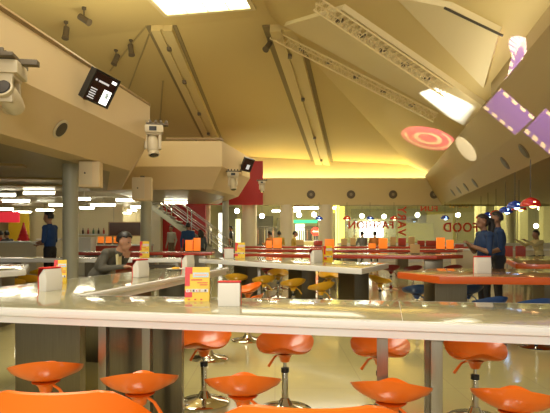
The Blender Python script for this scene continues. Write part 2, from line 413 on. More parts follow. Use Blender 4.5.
# fluorescent battens
def tube_light(px, py, wpx, label):
    z = 2.66; p = on_z(px, py, z); L = wpx/F*p.y
    t = thing('fluorescent_light', label, 'ceiling light', p, 0, 'fluorescent lights under the mezzanine')
    MB().box((0, 0, .07), (L*1.04, .14, .06)).build('batten', M_WHITE, t, smooth=0)
    MB().tube([(-L/2, 0, 0), (L/2, 0, 0)], .05, 8).build('tube', M_TUBE, t)
    MB().box((0, 0, .22), (.03, .03, .24)).build('hanger', M_STEEL, t, smooth=0)
FL = [(39, 193, 30), (16, 201, 26), (4, 209, 18), (22, 212, 18), (45, 210, 17), (56, 205, 14), (84, 199, 12), (87, 208, 14), (103, 205, 24), (129, 200, 25), (95, 212, 14), (114, 211, 15), (138, 207, 14), (176, 202.5, 22), (124, 213, 14), (6, 195, 18), (60, 214, 12), (132, 210.5, 9)]
ORD = ['upper left', 'left', 'far left', 'low left', 'above the waiter', 'left of the grey column', 'right of the grey column', 'lower right of the grey column', 'long centre', 'longest', 'small left', 'small', 'over the menu board', 'beside the staircase', 'lowest centre', 'leftmost upper', 'lowest by the grey column', 'tiny']
for (px, py, w), o_ in zip(FL, ORD):
    tube_light(px, py, w, '%s bright fluorescent tube hanging under the mezzanine' % o_)

# low white counters, kiosk, shelf and tree at the rear left
def lowwall(name, x0, x1, y, h, m, label, cat):
    t = thing(name, label, cat, ((x0+x1)/2, y, 0)); w = x1-x0
    MB().box((0, 0, h/2-.02), (w, .5, h-.04)).build('body', m, t, bevel=.01); MB().box((0, 0, h-.02), (w+.06, .58, .05)).build('countertop', M_WHITE, t, bevel=.008); return t
lowwall('service_counter', at(-8, 0, 17).x, at(40, 0, 17).x, 17, 1.12, M_CREAM, 'low cream service counter at the far left behind the waiter', 'counter')
lowwall('service_counter', at(40, 0, 22).x, at(63, 0, 22).x, 22, 1.15, M_CREAM, 'small cream counter beside the red tree', 'counter')
lowwall('display_counter', at(82, 0, 20).x, at(150, 0, 20).x, 20.2, .95, M_REDED, 'long red fronted food counter behind the man in the suit', 'counter')
k = thing('kiosk', 'white square kiosk right of the grey column', 'kiosk', (at(84, 0, 18).x, 18, 0)); MB().box((0, 0, .6), (.62, .5, 1.2)).build('cabinet', M_WHITE, k, bevel=.01); MB().box((0, 0, 1.22), (.66, .54, .04)).build('countertop', M_WHITE, k)
xt = thing('red_tree', 'small red cone shaped christmas tree on the rear counter', 'tree', (at(35, 0, 22).x, 21.0, 0))
tr = MB()
for i in range(7):
    z = .75+i*.14; r = .42*(1-i/7.5); tr.lathe([(r*.35, z+.02), (r, z-.06), (r*.55, z+.1), (.03, z+.2)], n=18)
tr.build('foliage', mat('red tinsel', (.7, .02, .03), .4), xt); MB().lathe([(.18, 0), (.2, .66), (.05, .7)], n=18).build('pot', M_CREAM, xt)
# bottle shelf
sh = thing('bottle_shelf', 'cream wall shelf with bottles behind the food counter', 'shelf', (at(95, 0, 30).x, 30, 0))
MB().box((0, .2, 1.5), (3.0, .1, 3.0)).build('back_panel', M_CREAM, sh, smooth=0); MB().box((0, 0, 1.30), (2.4, .35, .05)).build('shelf_board', M_WHITE, sh, smooth=0)
MB().box((0, 0, .5), (2.6, .4, 1.0)).build('base_cabinet', M_CREAM, sh, smooth=0)
botm = [mat('bottle dark', (.05, .03, .02), .2), mat('bottle red', (.4, .03, .02), .2), mat('bottle green', (.04, .1, .04), .2)]
for i in range(5):
    b_ = MB().lathe([(.05, 0), (.055, .02), (.055, .18), (.02, .25), (.02, .33), (.005, .335)], n=12).build('bottle', botm[i % 3], None, loc=(at(83+i*5.2, 0, 30).x, 30, 1.325))
    tag(b_, 'small bottle on the cream wall shelf, %s' % ['leftmost', 'second from the left', 'middle one', 'second from the right', 'rightmost'][i], 'bottle', 'bottles on the wall shelf')
mb_ = thing('menu_board', 'dark brown menu board hanging behind the seated man', 'board', at(125, 229, 29)); MB().box((0, 0, 0), (1.75, .08, .72)).build('board', mat('dark board', (.06, .025, .02), .4), mb_, bevel=.01)
mf = MB()
for s_ in (-1, 1): mf.box((s_*.86, -.03, 0), (.05, .06, .76)); mf.box((0, -.03, s_*.36), (1.7, .06, .05))
mf.build('frame', M_RAIL, mb_, smooth=0)
for s_ in (-.6, .6): MB().tube([(s_, 0, .35), (s_, 0, 1.45)], .012, 6).build('wire', M_STEEL, mb_)
for i, (px, w) in enumerate(((100, .42), (108, .42), (116, .42))):
    t = thing('orange_sign', ['glowing orange sign on the food counter, left of three', 'glowing orange sign on the food counter, middle of three', 'glowing orange sign on the food counter, right of three'][i], 'sign', (at(px, 0, 20).x, 20.1, .955), 0, 'orange signs on the food counter')
    MB().box((0, 0, .17), (w*.5, .05, .24)).build('panel', M_CARDOR, t, bevel=.01); MB().box((0, 0, .03), (w*.55, .14, .05)).build('foot', M_DARK, t)

# ================================================================== MALL BEHIND THE GLASS
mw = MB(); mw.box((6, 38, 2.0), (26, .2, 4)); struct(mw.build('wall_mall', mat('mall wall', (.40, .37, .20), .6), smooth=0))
mc = MB(); mc.box((6, 32.2, 3.55), (26, 11.2, .1)); struct(mc.build('ceiling_mall', mat('mall ceiling', (.6, .52, .3), .6), smooth=0))
area('mall_lamp', (1.5, 32, 3.4), 9, 5, 300, (1, .95, .75)); area('mall_lamp', (9.5, 31, 3.4), 9, 5, 380, (1, .95, .66))
def glow(name, px, py, wpx, hpx, Y, m, label, cat, d=.1, floor=True):
    p = at(px, py, Y); h = hpx/F*Y; z0, z1 = (0, p.z+h/2) if floor else (p.z-h/2, p.z+h/2)
    b_ = MB().box((0, 0, (z0+z1)/2), (wpx/F*Y, d, z1-z0)).build(name, m, None, bevel=.02, smooth=0, loc=(p.x, p.y, 0)); return tag(b_, label, cat)
glow('lightbox', 370.5, 229.5, 23, 15, 37.853, mat('white lightbox', (1, 1, 1), .5, emit=7, ecol=(1, 1, .95)), 'big bright white light box glowing behind the glass', 'light box', floor=False)
glow('fascia_sign', 306, 221.5, 40, 3, 37.853, mat('green sign', (.05, .6, .25), .5, emit=1.1, ecol=(.05, .75, .3)), 'long green lit sign strip of a shop in the mall', 'sign', floor=False)
glow('shop_sign', 298, 204.5, 22, 3.5, 26.35, mat('brown sign', (.3, .10, .05), .5), 'brown overhead sign board beyond the shopfront columns', 'sign', floor=False)
glow('lit_column', 340, 224, 8, 40, 27.2, mat('yellow lit column', (1, .95, .35), .5, emit=1.1, ecol=(1, .9, .22)), 'glowing yellow column standing at the left end of the glass wall', 'column', .5)
glow('lit_panel', 333, 208, 9, 10, 37.853, mat('yellow disc panel', (.9, .8, .1), .5, emit=.6, ecol=(.9, .8, .1)), 'yellow lit panel seen through the glass', 'panel', floor=False)
for i, (px, py, w, lb_) in enumerate(((333, 208.5, 50, 'long bright fluorescent strip in the mall ceiling, nearer one'), (306, 211.5, 28, 'bright fluorescent strip in the mall ceiling, lower one'))):
    p = at(px-20, py-.5, 30.0+1.2*i); t = thing('strip_light', lb_, 'ceiling light', p, 0, 'mall strip lights')
    MB().box((0, 0, 0), (w/F*31, 1.0, .05)).build('diffuser', M_TUBE, t, smooth=0); MB().box((0, 0, .1+(3.4-p.z)/2), (.05, .05, 3.45-p.z)).build('hanger', M_STEEL, t, smooth=0)
M_BULB = mat('lamp bulb glow', (1, 1, .85), .5, emit=9, ecol=(1, .97, .75))
for i, (px, py, lb_) in enumerate(((362, 216, 'left of two white globe lamps above the bright light box'), (384, 216.5, 'right of two white globe lamps above the bright light box'), (417.5, 215, 'white globe lamp beyond the glass beside the red pendant'), (458, 215, 'white globe lamp beyond the glass above the word food'), (540, 208, 'white globe lamp at the far right edge behind the glass'), (536, 226, 'lower white globe lamp at the far right behind the glass'), (299, 215, 'white globe lamp above the green sign strip'), (314, 214.5, 'second white globe lamp above the green sign strip'), (237, 211, 'white globe lamp left of the second cream column'), (262, 216, 'white globe lamp over the clothes rail'))):
    p = at(px, py, 33); t = thing('globe_lamp', lb_, 'lamp', p, 0, 'globe lamps in the mall')
    MB().ell((0, 0, 0), .15).build('globe', M_BULB, t); MB().tube([(0, 0, .12), (0, 0, 3.5-p.z)], .012, 6).build('cord', M_DARK, t)
def on_posts(o, label, cat, name):
    d = o.dimensions; zs = [v.co.z for v in o.data.vertices]; t = thing(name, label, cat, (o.location.x, 37.4, 0)); o.parent = t; o.location = (0, 0, 0); o.name = 'lit_face' if name == 'lightbox' else 'face_board'
    for k_ in ('label', 'category'): del o[k_]
    w = max(v.co.x for v in o.data.vertices)
    for s_ in (-.9, .9): MB().box((s_*w, .03, min(zs)/2+.02), (.08, .06, min(zs)+.04)).build('post', M_STEEL, t, smooth=0)
# hall of shop fittings
def rack(px, Y, w, label):
    t = thing('clothes_rail', label, 'clothes rail', (at(px, 0, Y).x, Y, 0)); fr_ = MB()
    for s_ in (-1, 1): fr_.tube([(s_*w/2, 0, 0), (s_*w/2, 0, 1.75)], .025, 8); fr_.box((s_*w/2, 0, .03), (.06, .5, .05))
    fr_.tube([(-w/2, 0, 1.72), (w/2, 0, 1.72)], .025, 8); fr_.build('frame', M_DARK, t)
    cols = [mat('cloth a', (.06, .04, .03), .9), mat('cloth b', (.25, .12, .08), .9), mat('cloth c', (.10, .10, .10), .9), mat('cloth d', (.3, .25, .15), .9)]
    nn_ = int(w/.13)
    for i in range(nn_):
        x = -w/2+.1+i*(w-.2)/(nn_-1); g = MB(); g.slab([(x-.02, -.2, 1.55), (x-.02, .2, 1.55), (x-.02, .25, .75), (x-.02, -.25, .75)], (.05, 0, 0)); g.tube([(x, 0, 1.54), (x, 0, 1.72)], .01, 5); g.build('garment', cols[(i*7+i//3) % 4], t, smooth=0)
rack(258, 31, 1.2, 'clothes rail with dark garments seen through the shopfront opening'); rack(270, 33, .8, 'shorter clothes rail behind the first one')
rack(308, 34.5, 1.3, 'clothes rail below the green sign strip')
sg = thing('round_sign', 'round red sign with a pale bar seen below the green strip', 'sign', at(315.5, 231.5, 32))
MB().lathe([(.005, -.02), (.26, -.02), (.26, .02), (.005, .02)], M=Matrix.Rotation(PI/2, 3, 'X'), n=28).build('disc', M_CARDRED, sg); MB().box((0, -.04, 0), (.32, .03, .07)).build('bar', M_PAPER, sg); MB().tube([(0, .05, -.2), (0, .05, -1.47+.0)], .03, 8).build('post', M_STEEL, sg)
cnt = lowwall('shop_counter', at(270, 0, 29).x, at(330, 0, 29).x, 29, .95, M_CREAM, 'cream counter in the mall beyond the shopfront columns', 'counter')
glow('poster', 222.5, 228, 8, 30, 29, mat('bright poster', (.9, .9, .8), .5, emit=1.4, ecol=(.9, .92, .8)), 'tall bright doorway panel left of the first cream column', 'poster')
glow('poster', 238, 231, 5, 24, 30, mat('shop glow', (.8, .85, .6), .5, emit=.8, ecol=(.8, .85, .6)), 'narrow bright panel between the first two cream columns', 'poster')
glow('poster', 300, 231, 9, 14, 35, mat('shop window glow', (.8, .9, .75), .5, emit=1.0, ecol=(.75, .9, .7)), 'pale lit shop window below the green sign strip', 'poster')
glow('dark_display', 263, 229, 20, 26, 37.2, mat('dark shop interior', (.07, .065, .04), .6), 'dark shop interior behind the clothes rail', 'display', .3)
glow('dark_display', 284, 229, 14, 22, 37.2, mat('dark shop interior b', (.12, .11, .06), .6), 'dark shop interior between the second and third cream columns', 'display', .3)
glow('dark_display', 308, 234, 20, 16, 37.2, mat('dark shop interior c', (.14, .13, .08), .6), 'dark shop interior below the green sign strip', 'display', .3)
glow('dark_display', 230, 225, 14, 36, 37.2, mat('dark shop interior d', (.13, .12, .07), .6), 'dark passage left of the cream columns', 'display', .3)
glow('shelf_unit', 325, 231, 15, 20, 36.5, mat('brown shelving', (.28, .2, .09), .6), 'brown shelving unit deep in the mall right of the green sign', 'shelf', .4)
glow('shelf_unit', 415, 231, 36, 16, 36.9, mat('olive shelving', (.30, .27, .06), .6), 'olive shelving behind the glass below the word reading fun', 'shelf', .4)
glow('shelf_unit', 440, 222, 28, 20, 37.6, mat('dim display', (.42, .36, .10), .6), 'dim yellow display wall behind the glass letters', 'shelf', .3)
glow('shop_fascia', 385, 214, 70, 10, 37.853, mat('grey blind', (.22, .22, .16), .6), 'long grey hanging bulkhead seen through the glass', 'fascia', .1, False)
for i, px in enumerate((480, 500, 522, 545)):
    glow('pale_pier', px, 221, 8, 42, 31, mat('pale pier', (.78, .72, .42), .5), ['pale pier behind the two staff members', 'pale pier right of the staff members', 'pale pier behind the large red pendant', 'pale pier at the right edge of the view'][i], 'pier', .5)

for o in [o for o in bpy.data.objects if o.get('category') in ('light box', 'fascia')]:
    on_posts(o, o['label'], o['category'], o.name.split('.')[0])
# mirrored words on the glass
M_LET = mat('red glass lettering', (.60, .05, .02), .5); M_LETO = mat('faint orange lettering', (.66, .36, .08), .5)
def word(txt, px, py, hpx, wpx, label, m=M_LET, rot=0):
    cu = bpy.data.curves.new('w', 'FONT'); cu.body = txt; cu.size = 1; cu.extrude = .02; cu.offset = .022; cu.align_x = 'CENTER'; cu.align_y = 'CENTER'
    cu.space_character = 1.12
    tmp = bpy.data.objects.new('w', cu); COL.objects.link(tmp); dg = bpy.context.evaluated_depsgraph_get(); dg.update()
    me = bpy.data.meshes.new_from_object(tmp.evaluated_get(dg)); bpy.data.objects.remove(tmp)
    xs = [v.co.x for v in me.vertices]; ys = [v.co.y for v in me.vertices]
    w, h = max(xs)-min(xs), max(ys)-min(ys); cx, cy = (max(xs)+min(xs))/2, (max(ys)+min(ys))/2
    Y = 25.99; W, Hh = wpx/F*Y, hpx/F*Y
    for v in me.vertices: v.co = Vector(((v.co.x-cx)*W/w, (v.co.y-cy)*Hh/h, v.co.z))
    me.materials.append(m); o = bpy.data.objects.new('lettering', me); COL.objects.link(o)
    Rm = Matrix(((-1, 0, 0), (0, 0, 1), (0, 1, 0))).transposed()
    R_ = Matrix(((-1, 0, 0), (0, 0, 1), (0, 1, 0)))
    R_ = Matrix(([-1, 0, 0], [0, 0, 1], [0, 1, 0]))
    o.matrix_world = Matrix.Translation(at(px, py, Y)) @ (R_ @ Matrix.Rotation(rot, 3, 'Z')).to_4x4()
    tag(o, label, 'lettering'); return o
word('FASHION', 371, 225, 7.5, 45, 'red word reading fashion on the glass wall, seen mirrored')
word('FOOD', 460.5, 227.3, 9.5, 34, 'large red word reading food on the glass wall, seen mirrored')
word('FUN', 429, 208.5, 5.5, 17, 'small red word reading fun high on the glass wall, seen mirrored')
word('FUNNY', 460, 205.5, 5, 24, 'faint orange word on the glass above the word food, seen mirrored', M_LETO)
word('VARY', 402, 221, 8.5, 30, 'red word running down the glass wall between the words fashion and fun', M_LET, PI/2)

# pendants: red and blue domes
def pendant(px, py, wpx, colr, label):
    Y = .37*F/wpx; p = at(px, py, Y); top = 2.73 if Y > 25 else 2.74
    t = thing('pendant_lamp', label, 'pendant lamp', p, 0, 'red and blue dome pendants')
    m = mat('red dome' if colr == 'r' else 'blue dome', (.62, .02, .015) if colr == 'r' else (.02, .07, .55), .25, coat=.5)
    pr = [(.185*math.cos(a), .02+.165*math.sin(a)) for a in [PI/2*i/8 for i in range(8)]]
    MB().lathe([(.175, .018)]+pr+[(.02, .19)], n=24).build('shade', m, t)
    mg = mat('red bulb glow' if colr == 'r' else 'blue bulb glow', (1, .8, .5), .5, emit=10, ecol=(1, .55, .2) if colr == 'r' else (.35, .6, 1))
    MB().ell((0, -.10, .06), .075).build('bulb', mg, t); MB().tube([(0, 0, .18), (0, 0, top-p.z)], .008, 6).build('cord', M_DARK, t)
for a in ((319, 220, 8.3, 'b', 'blue dome pendant left of the glass wall'), (347, 220, 8.3, 'r', 'red dome pendant by the yellow lit column'), (370, 220, 8.3, 'b', 'blue dome pendant above the bright light box'), (394, 220, 8.3, 'r', 'red dome pendant left of the vertical lettering'), (445, 219.5, 8.5, 'b', 'blue dome pendant above the mirrored word food'),
          (481, 219, 10, 'r', 'red dome pendant just above the ponytailed staff member'), (488, 217.5, 11, 'b', 'blue dome pendant directly above the two staff members'), (496, 216, 12, 'r', 'red dome pendant above the second staff member'), (505.5, 213.5, 14, 'b', 'blue dome pendant right of the staff members'), (519, 211, 14.5, 'r', 'red dome pendant half hidden behind the bigger blue one'), (515, 209, 16.5, 'b', 'bigger blue dome pendant beside the largest red one'), (530.5, 207.5, 20, 'r', 'largest red dome pendant at the right')):
    pendant(*a)

# ================================================================== TABLES
def edge_prism(poly, z0, z1, name, m, t, bevel=.012):
    return MB().prism(poly, z0, z1).build(name, m, t, bevel=bevel)
def inset(poly, d):
    n = len(poly); c = Vector((sum(p[0] for p in poly)/n, sum(p[1] for p in poly)/n)); a = sum(poly[i][0]*poly[(i+1) % n][1]-poly[(i+1) % n][0]*poly[i][1] for i in range(n))
    ps = poly if a > 0 else poly[::-1]; out = []
    for i in range(n):
        p0, p1, p2 = Vector(ps[i-1]), Vector(ps[i]), Vector(ps[(i+1) % n]); e1 = (p1-p0).normalized(); e2 = (p2-p1).normalized()
        n1 = Vector((-e1.y, e1.x)); n2 = Vector((-e2.y, e2.x)); b = (n1+n2).normalized(); out.append(tuple(p1+b*(d/max(.3, b.dot(n1)))))
    return out
# --- the near white counter with its arm into the depth
FL0 = Vector(T(0, 308)); FR0 = Vector(T(550, 327)); fd = (FR0-FL0).normalized()
front = lambda t: tuple(FL0+fd*t)
Bin = Vector(T(85, 294.5)); Bout = Vector(T(550, 303)); bd = (Bout-Bin).normalized()
def front_at(px):
    # front-edge point seen at a column
    k = (px-CX)/F; s = (k*FL0.y-FL0.x)/(fd.x-k*fd.y); return tuple(FL0+fd*s)
def back_at(px):
    k = (px-CX)/F; s = (k*Bin.y-Bin.x)/(bd.x-k*bd.y); return tuple(Bin+bd*s)
f1, f2, f3 = front_at(112), front_at(405), front(4.6); f0 = front(-1.25)
b2, b3 = back_at(406), tuple(Bin+bd*4.6); b1 = tuple(Bin)
aR = T(229, 267.5); aL = (-1.50, 8.35)
t0 = thing('bar_counter', 'long white bar counter across the foreground with an arm running back on the left', 'counter', (0, 0, 0))
whole = [f0, f3, b3, b1, aR, aL]
edge_prism(whole, TZ-.055, TZ-.002, 'edge_band', M_WHITE, t0, .024)
g0, g3, h3, h1, r1, l1 = [Vector(p) for p in inset(whole, .05)]
fr_ = lambda p: (Vector(p)-Vector(f0)).length/(Vector(f3)-Vector(f0)).length
g1, g2 = g0.lerp(g3, fr_(f1)), g0.lerp(g3, fr_(f2)); h2 = h1.lerp(h3, (Vector(b2)-Vector(b1)).length/(Vector(b3)-Vector(b1)).length)
for pc in ([g0, g1, h1, r1, l1], [g1, g2, h2, h1], [g2, g3, h3, h2]):
    edge_prism(inset([tuple(p) for p in pc], .0016), TZ-.02, TZ, 'tabletop', M_TOP, t0, .001)
def strip(p, q, ins, z0, z1, th=.03):
    p, q = Vector(p), Vector(q); d = (q-p).normalized(); nn = Vector((-d.y, d.x)); a, b = p+nn*ins, q+nn*ins
    return [tuple(a), tuple(b), tuple(b+nn*th), tuple(a+nn*th)], z0, z1
ap = MB()
ap.prism(*strip(f0, f3, .03, TZ-.105, TZ-.055)); ap.prism(*strip(b3, b1, .04, TZ-.105, TZ-.055)); ap.prism(*strip(b1, aR, .04, TZ-.105, TZ-.055)); ap.prism(*strip(aL, f0, .04, TZ-.105, TZ-.055))
ap.build('apron', M_WHITE, t0, bevel=.005)
ang = math.atan2(fd.y, fd.x)
for px, w in ((104, .058), (147.5, .058), (382.5, .066), (436.5, .066)):
    p = Vector(front_at(px))*1.032
    MB().box((p.x, p.y, (TZ-.06)/2), (w, .05, TZ-.06), rz=ang).build('leg', M_STEEL, t0, bevel=.004)
    MB().box((p.x, p.y, .004), (w+.06, .11, .008), rz=ang).build('foot_plate', M_STEEL, t0)
for px0, px1, off in ((15, 80, .36), (108, 182, .36)):
    pa, pb = Vector(front_at(px0)), Vector(front_at(px1)); nn = Vector((-fd.y, fd.x)); sc_ = 1.09
    a, b = pa*sc_, pb*sc_; poly = [tuple(a), tuple(b), tuple(b+nn*.14-fd*.04), tuple(a+nn*.14)]
    MB().prism(poly, 0, TZ-.058).build('pedestal', M_PED, t0, bevel=.006)
pa, pb = Vector(front_at(425))*1.06, Vector(front_at(441))*1.06; nn = Vector((-fd.y, fd.x))
MB().prism([tuple(pa), tuple(pb), tuple(pb+nn*.12), tuple(pa+nn*.12)], 0, TZ-.058).build('pedestal', M_PED, t0, bevel=.005)
for f_ in (.42, .85):
    c_ = (Vector(b1)*.5+Vector((-2.9, 4.4))*.5)*(1-f_)+(Vector(aR)+Vector(aL))/2*f_
    MB().box((c_.x, c_.y, (TZ-.058)/2), (.5, .62, TZ-.058), rz=-.28).build('pedestal', M_PED, t0, bevel=.006)

def table(poly, edge, top, label, peds, legs=(), z=TZ, name='bar_table'):
    c = (sum(p[0] for p in poly)/len(poly), sum(p[1] for p in poly)/len(poly)); pl = [(p[0]-c[0], p[1]-c[1]) for p in poly]
    t = thing(name, label, 'table', (c[0], c[1], 0))
    edge_prism(pl, z-.09, z-.003, 'edge_band', edge, t, .02); edge_prism(inset(pl, .05), z-.02, z, 'tabletop', top, t, .002)
    for (x, y, w, d, r) in peds: MB().box((x-c[0], y-c[1], (z-.1)/2), (w, d, z-.1), rz=r).build('pedestal', M_PED, t, bevel=.006)
    for (x, y) in legs: MB().box((x-c[0], y-c[1], (z-.1)/2), (.06, .06, z-.1)).build('leg', M_STEEL, t, bevel=.004)
    return t
table([(-1.55, 10.95), (1.26, 7.83), (1.95, 9.25), (-.45, 12.05)], M_WHITE, M_TOP, 'white table with a pointed right end behind the near counter, over yellow stools', [(1.30, 8.95, .36, .36, -.86), (.50, 9.98, .36, .36, -.86), (-.55, 10.9, .4, .4, -.86)], [(-.3, 10.2)])
table([(-8.5, 11.05), (-1.75, 11.05), (-1.75, 11.6), (-8.5, 11.6)], M_WHITE, M_TOP, 'narrow white counter crossing in front of the waiter at the left', [(-7.6, 11.33, .4, .36, 0), (-5.6, 11.33, .4, .36, 0), (-3.6, 11.33, .4, .36, 0), (-2.2, 11.33, .4, .36, 0)])
table([(-6.8, 7.15), (-3.75, 7.25), (-3.55, 7.7), (-4.1, 9.0), (-6.8, 9.2)], M_WHITE, M_TOP, 'white table at the left edge with yellow stools around it', [(-5.0, 8.0, .45, .45, 0), (-4.2, 8.1, .4, .4, 0)])
table([(-1.3, 13.5), (3.7, 12.35), (4.5, 12.9), (3.9, 13.6), (-1.0, 14.8)], M_REDED, M_ORTOP, 'long red edged table behind the white pointed table', [(3.8, 12.98, .42, .36, -.2), (1.3, 13.4, .42, .42, -.2), (-.5, 13.9, .42, .42, -.2)])
table([(-5.6, 14.6), (-1.7, 14.6), (-1.7, 15.3), (-5.6, 15.3)], M_REDED, M_TOP, 'red edged table at the left in front of the staircase', [(-5, 14.95, .4, .4, 0), (-3.5, 14.95, .4, .4, 0), (-2.1, 14.95, .4, .4, 0)])
table([(-1.2, 17.2), (5.6, 16.6), (6.0, 17.2), (5.6, 17.8), (-1.2, 18.3)], M_REDED, M_TOP, 'second long red edged table toward the back wall', [(5, 17.2, .42, .42, 0), (2.4, 17.4, .42, .42, 0), (0, 17.7, .42, .42, 0)])
table([(-1.5, 21.2), (9, 20.6), (9.2, 21.6), (-1.5, 22.2)], M_REDED, M_TOP, 'farthest red edged table in front of the glass wall', [(8, 21.2, .42, .42, 0), (5, 21.3, .42, .42, 0), (2.4, 21.5, .42, .42, 0), (-.6, 21.7, .42, .42, 0)])
table([(1.63, 7.2), (1.95, 6.4), (4.6, 6.1), (4.7, 7.75), (2.3, 7.9)], M_ORED, M_ORTOP, 'orange edged table on the right with a rounded left end and blue stools', [(2.2, 7.0, .4, .5, 0), (4.35, 6.9, .4, .6, 0)], [(3.55, 6.5)])
table([(4.05, 9.1), (4.35, 8.9), (7.4, 8.6), (7.8, 12), (5.0, 12)], M_ORED, M_ORTOP, 'orange brown table at the right edge behind the orange edged one', [(5.0, 9.8, .45, .45, 0), (6.6, 10.4, .45, .45, 0)])

# ================================================================== STOOLS
def stool_seat():
    N, K = 48, 10; R = lambda th: .205+.018*abs(math.sin(th))
    def rim(th):
        c = math.cos(th); h = .005+.072*abs(c)**1.3 if c <= 0 else .005-.046*c-.12*c*(1-c); a = math.atan2(math.sin(th), math.cos(th)); return h+.030*math.exp(-(a/.42)**2)
    zc = -.075; vs = []; fs = []
    for off in (0, -.016):
        for i in range(1, K+1):
            t_ = i/K
            for j in range(N):
                th = 2*PI*j/N; r = R(th)*t_*(1 if off == 0 else .985+.015*(t_ < 1)); z = zc+(rim(th)-zc)*t_**2.3+off*(1 if i < K else .6)
                vs.append((r*math.sin(th), r*math.cos(th), z))
    o = K*N
    for s_ in (0, o):
        for i in range(K-1):
            for j in range(N): q = (s_+i*N+j, s_+i*N+(j+1) % N, s_+(i+1)*N+(j+1) % N, s_+(i+1)*N+j); fs.append(q if s_ else q[::-1])
        fs.append(tuple(range(s_, s_+N)))
    for j in range(N): fs.append(((K-1)*N+j, (K-1)*N+(j+1) % N, o+(K-1)*N+(j+1) % N, o+(K-1)*N+j))
    return MB().add(vs, fs)
def make_stool(m, label, loc, rz, group, sz=.53):
    t = thing('bar_stool', label, 'stool', loc, rz, group)
    st = stool_seat(); st.v = [(x, y, z+sz+.012) for x, y, z in st.v]; st.build('seat', m, t, smooth=60)
    MB().lathe([(.085, sz-.082), (.062, sz-.095), (.045, sz-.115), (.036, sz-.145), (.030, sz-.15)], n=24).build('hub', m, t)
    MB().tube([(.045, -.03, sz-.10), (.085, -.05, sz-.125), (.135, -.07, sz-.205)], [.008, .009, .012], 8).build('lever', m, t)
    MB().lathe([(.014, .30), (.014, sz-.14)], n=16).build('gas_lift', M_CHROME, t)
    MB().lathe([(.026, .05), (.026, .31), (.02, .315)], n=18).build('pole', M_CHROME, t); MB().lathe([(.031, .30), (.031, .335), (.016, .34)], n=18).build('collar', M_BLACK, t)
    MB().lathe([(.205, 0), (.207, .012), (.19, .022), (.12, .032), (.06, .05), (.04, .085), (.03, .10)], n=40).build('base', M_CHROME, t)
    return t
def seat_spot(px, py, z=.56): v = on_z(px, py, z); return (v.x, v.y, 0)
ORG = 'orange tulip bar stools around the near counter'
rows = [((140, 374), .17, 'orange bar stool in front of the near counter, second from the left'), ((46, 363.5), .27, 'orange bar stool in front of the near counter at the left edge'), ((243, 376), .03, 'orange bar stool in front of the near counter, middle of the front row'), ((391, 382), -.27, 'orange bar stool in front of the near counter, below the steel leg right of centre'), ((515, 390), -.42, 'orange bar stool in front of the near counter at the right edge'),
        ((204, 334), PI-.15, 'orange bar stool on the far side of the near counter, leftmost, chrome base in view'), ((285, 338.5), PI-.1, 'orange bar stool on the far side of the near counter, behind the middle front stool'), ((380, 341), PI-.1, 'orange bar stool on the far side of the near counter, partly behind a steel leg'), ((475, 344), PI-.1, 'orange bar stool on the far side of the near counter, farthest right')]
P_OR = None
for (px, py), rz, lb_ in rows:
    loc = seat_spot(px, py)
    if P_OR is None: P_OR = make_stool(M_OR, lb_, loc, rz, ORG)
    else: dup(P_OR, loc, rz, lb_)
dup(P_OR, (-.42, 8.35, 0), 2.0, 'orange bar stool seen small behind the white napkin holder on the near counter')
dup(P_OR, (-.72, 5.9, 0), 1.3, 'orange bar stool along the inner side of the counter arm, nearest one')
dup(P_OR, (-.35, 6.9, 0), 1.3, 'orange bar stool farther along the inner side of the counter arm')
P_YE = None
for (px, py), rz, lb_ in (((236.5, 275.5), 0, 'yellow bar stool under the white pointed table, farthest left'), ((264, 277.5), .3, 'yellow bar stool under the white pointed table, third from the left'), ((250, 270.5), PI, 'yellow bar stool on the far side of the white pointed table, left one'), ((278, 271.5), PI, 'yellow bar stool on the far side of the white pointed table, middle one'), ((293, 280.5), .4, 'yellow bar stool before the white table, beside the dark pedestal'), ((321, 284), .5, 'yellow bar stool nearest the viewer between two dark pedestals'), ((329, 273), PI, 'yellow bar stool on the far side of the white table between two pedestals'), ((380, 277.5), -1, 'yellow bar stool at the pointed right end of the white table'), ((30, 277), .2, 'yellow bar stool at the left edge table, right one'), ((12, 280), .2, 'yellow bar stool at the left edge table, left one'), ((87, 273.5), -1.2, 'yellow bar stool beneath the man in the grey suit'), ((40, 270), .9, 'yellow bar stool at the right end of the left edge table')):
    loc = seat_spot(px, py)
    if 'beneath the man' in lb_: loc = (-2.44, 7.14, 0)
    if P_YE is None: P_YE = make_stool(M_YE, lb_, loc, rz, 'yellow tulip bar stools')
    else: dup(P_YE, loc, rz, lb_)
P_BL = None
for (px, py), rz, lb_ in (((417, 287), 0, 'blue bar stool at the left end of the orange edged table'), ((489, 299), .2, 'blue bar stool nearest the viewer, half hidden by the near counter'), ((468, 287), .1, 'blue bar stool under the orange edged table behind its steel leg'), ((536, 301), 0, 'blue bar stool at the far right under the orange edged table')):
    loc = seat_spot(px, py)
    if P_BL is None: P_BL = make_stool(M_BL, lb_, loc, rz, 'blue tulip bar stools')
    else: dup(P_BL, loc, rz, lb_)
P_MA = None
for (px, py), rz, lb_ in (((391, 266.5), 0, 'maroon bar stool left of the dark pedestal of the red edged table'), ((413, 267), .2, 'maroon bar stool right before the dark pedestal of the red edged table'), ((453, 266.5), 0, 'maroon bar stool right of the pedestal, at the right end of the red edged table'), ((266, 266.5), .1, 'maroon bar stool behind the yellow ones, leftmost'), ((281, 266), .1, 'maroon bar stool behind the yellow ones, second from the left')):
    loc = seat_spot(px, py)
    if P_MA is None: P_MA = make_stool(M_MA, lb_, loc, rz, 'maroon tulip bar stools')
    else: dup(P_MA, loc, rz, lb_)
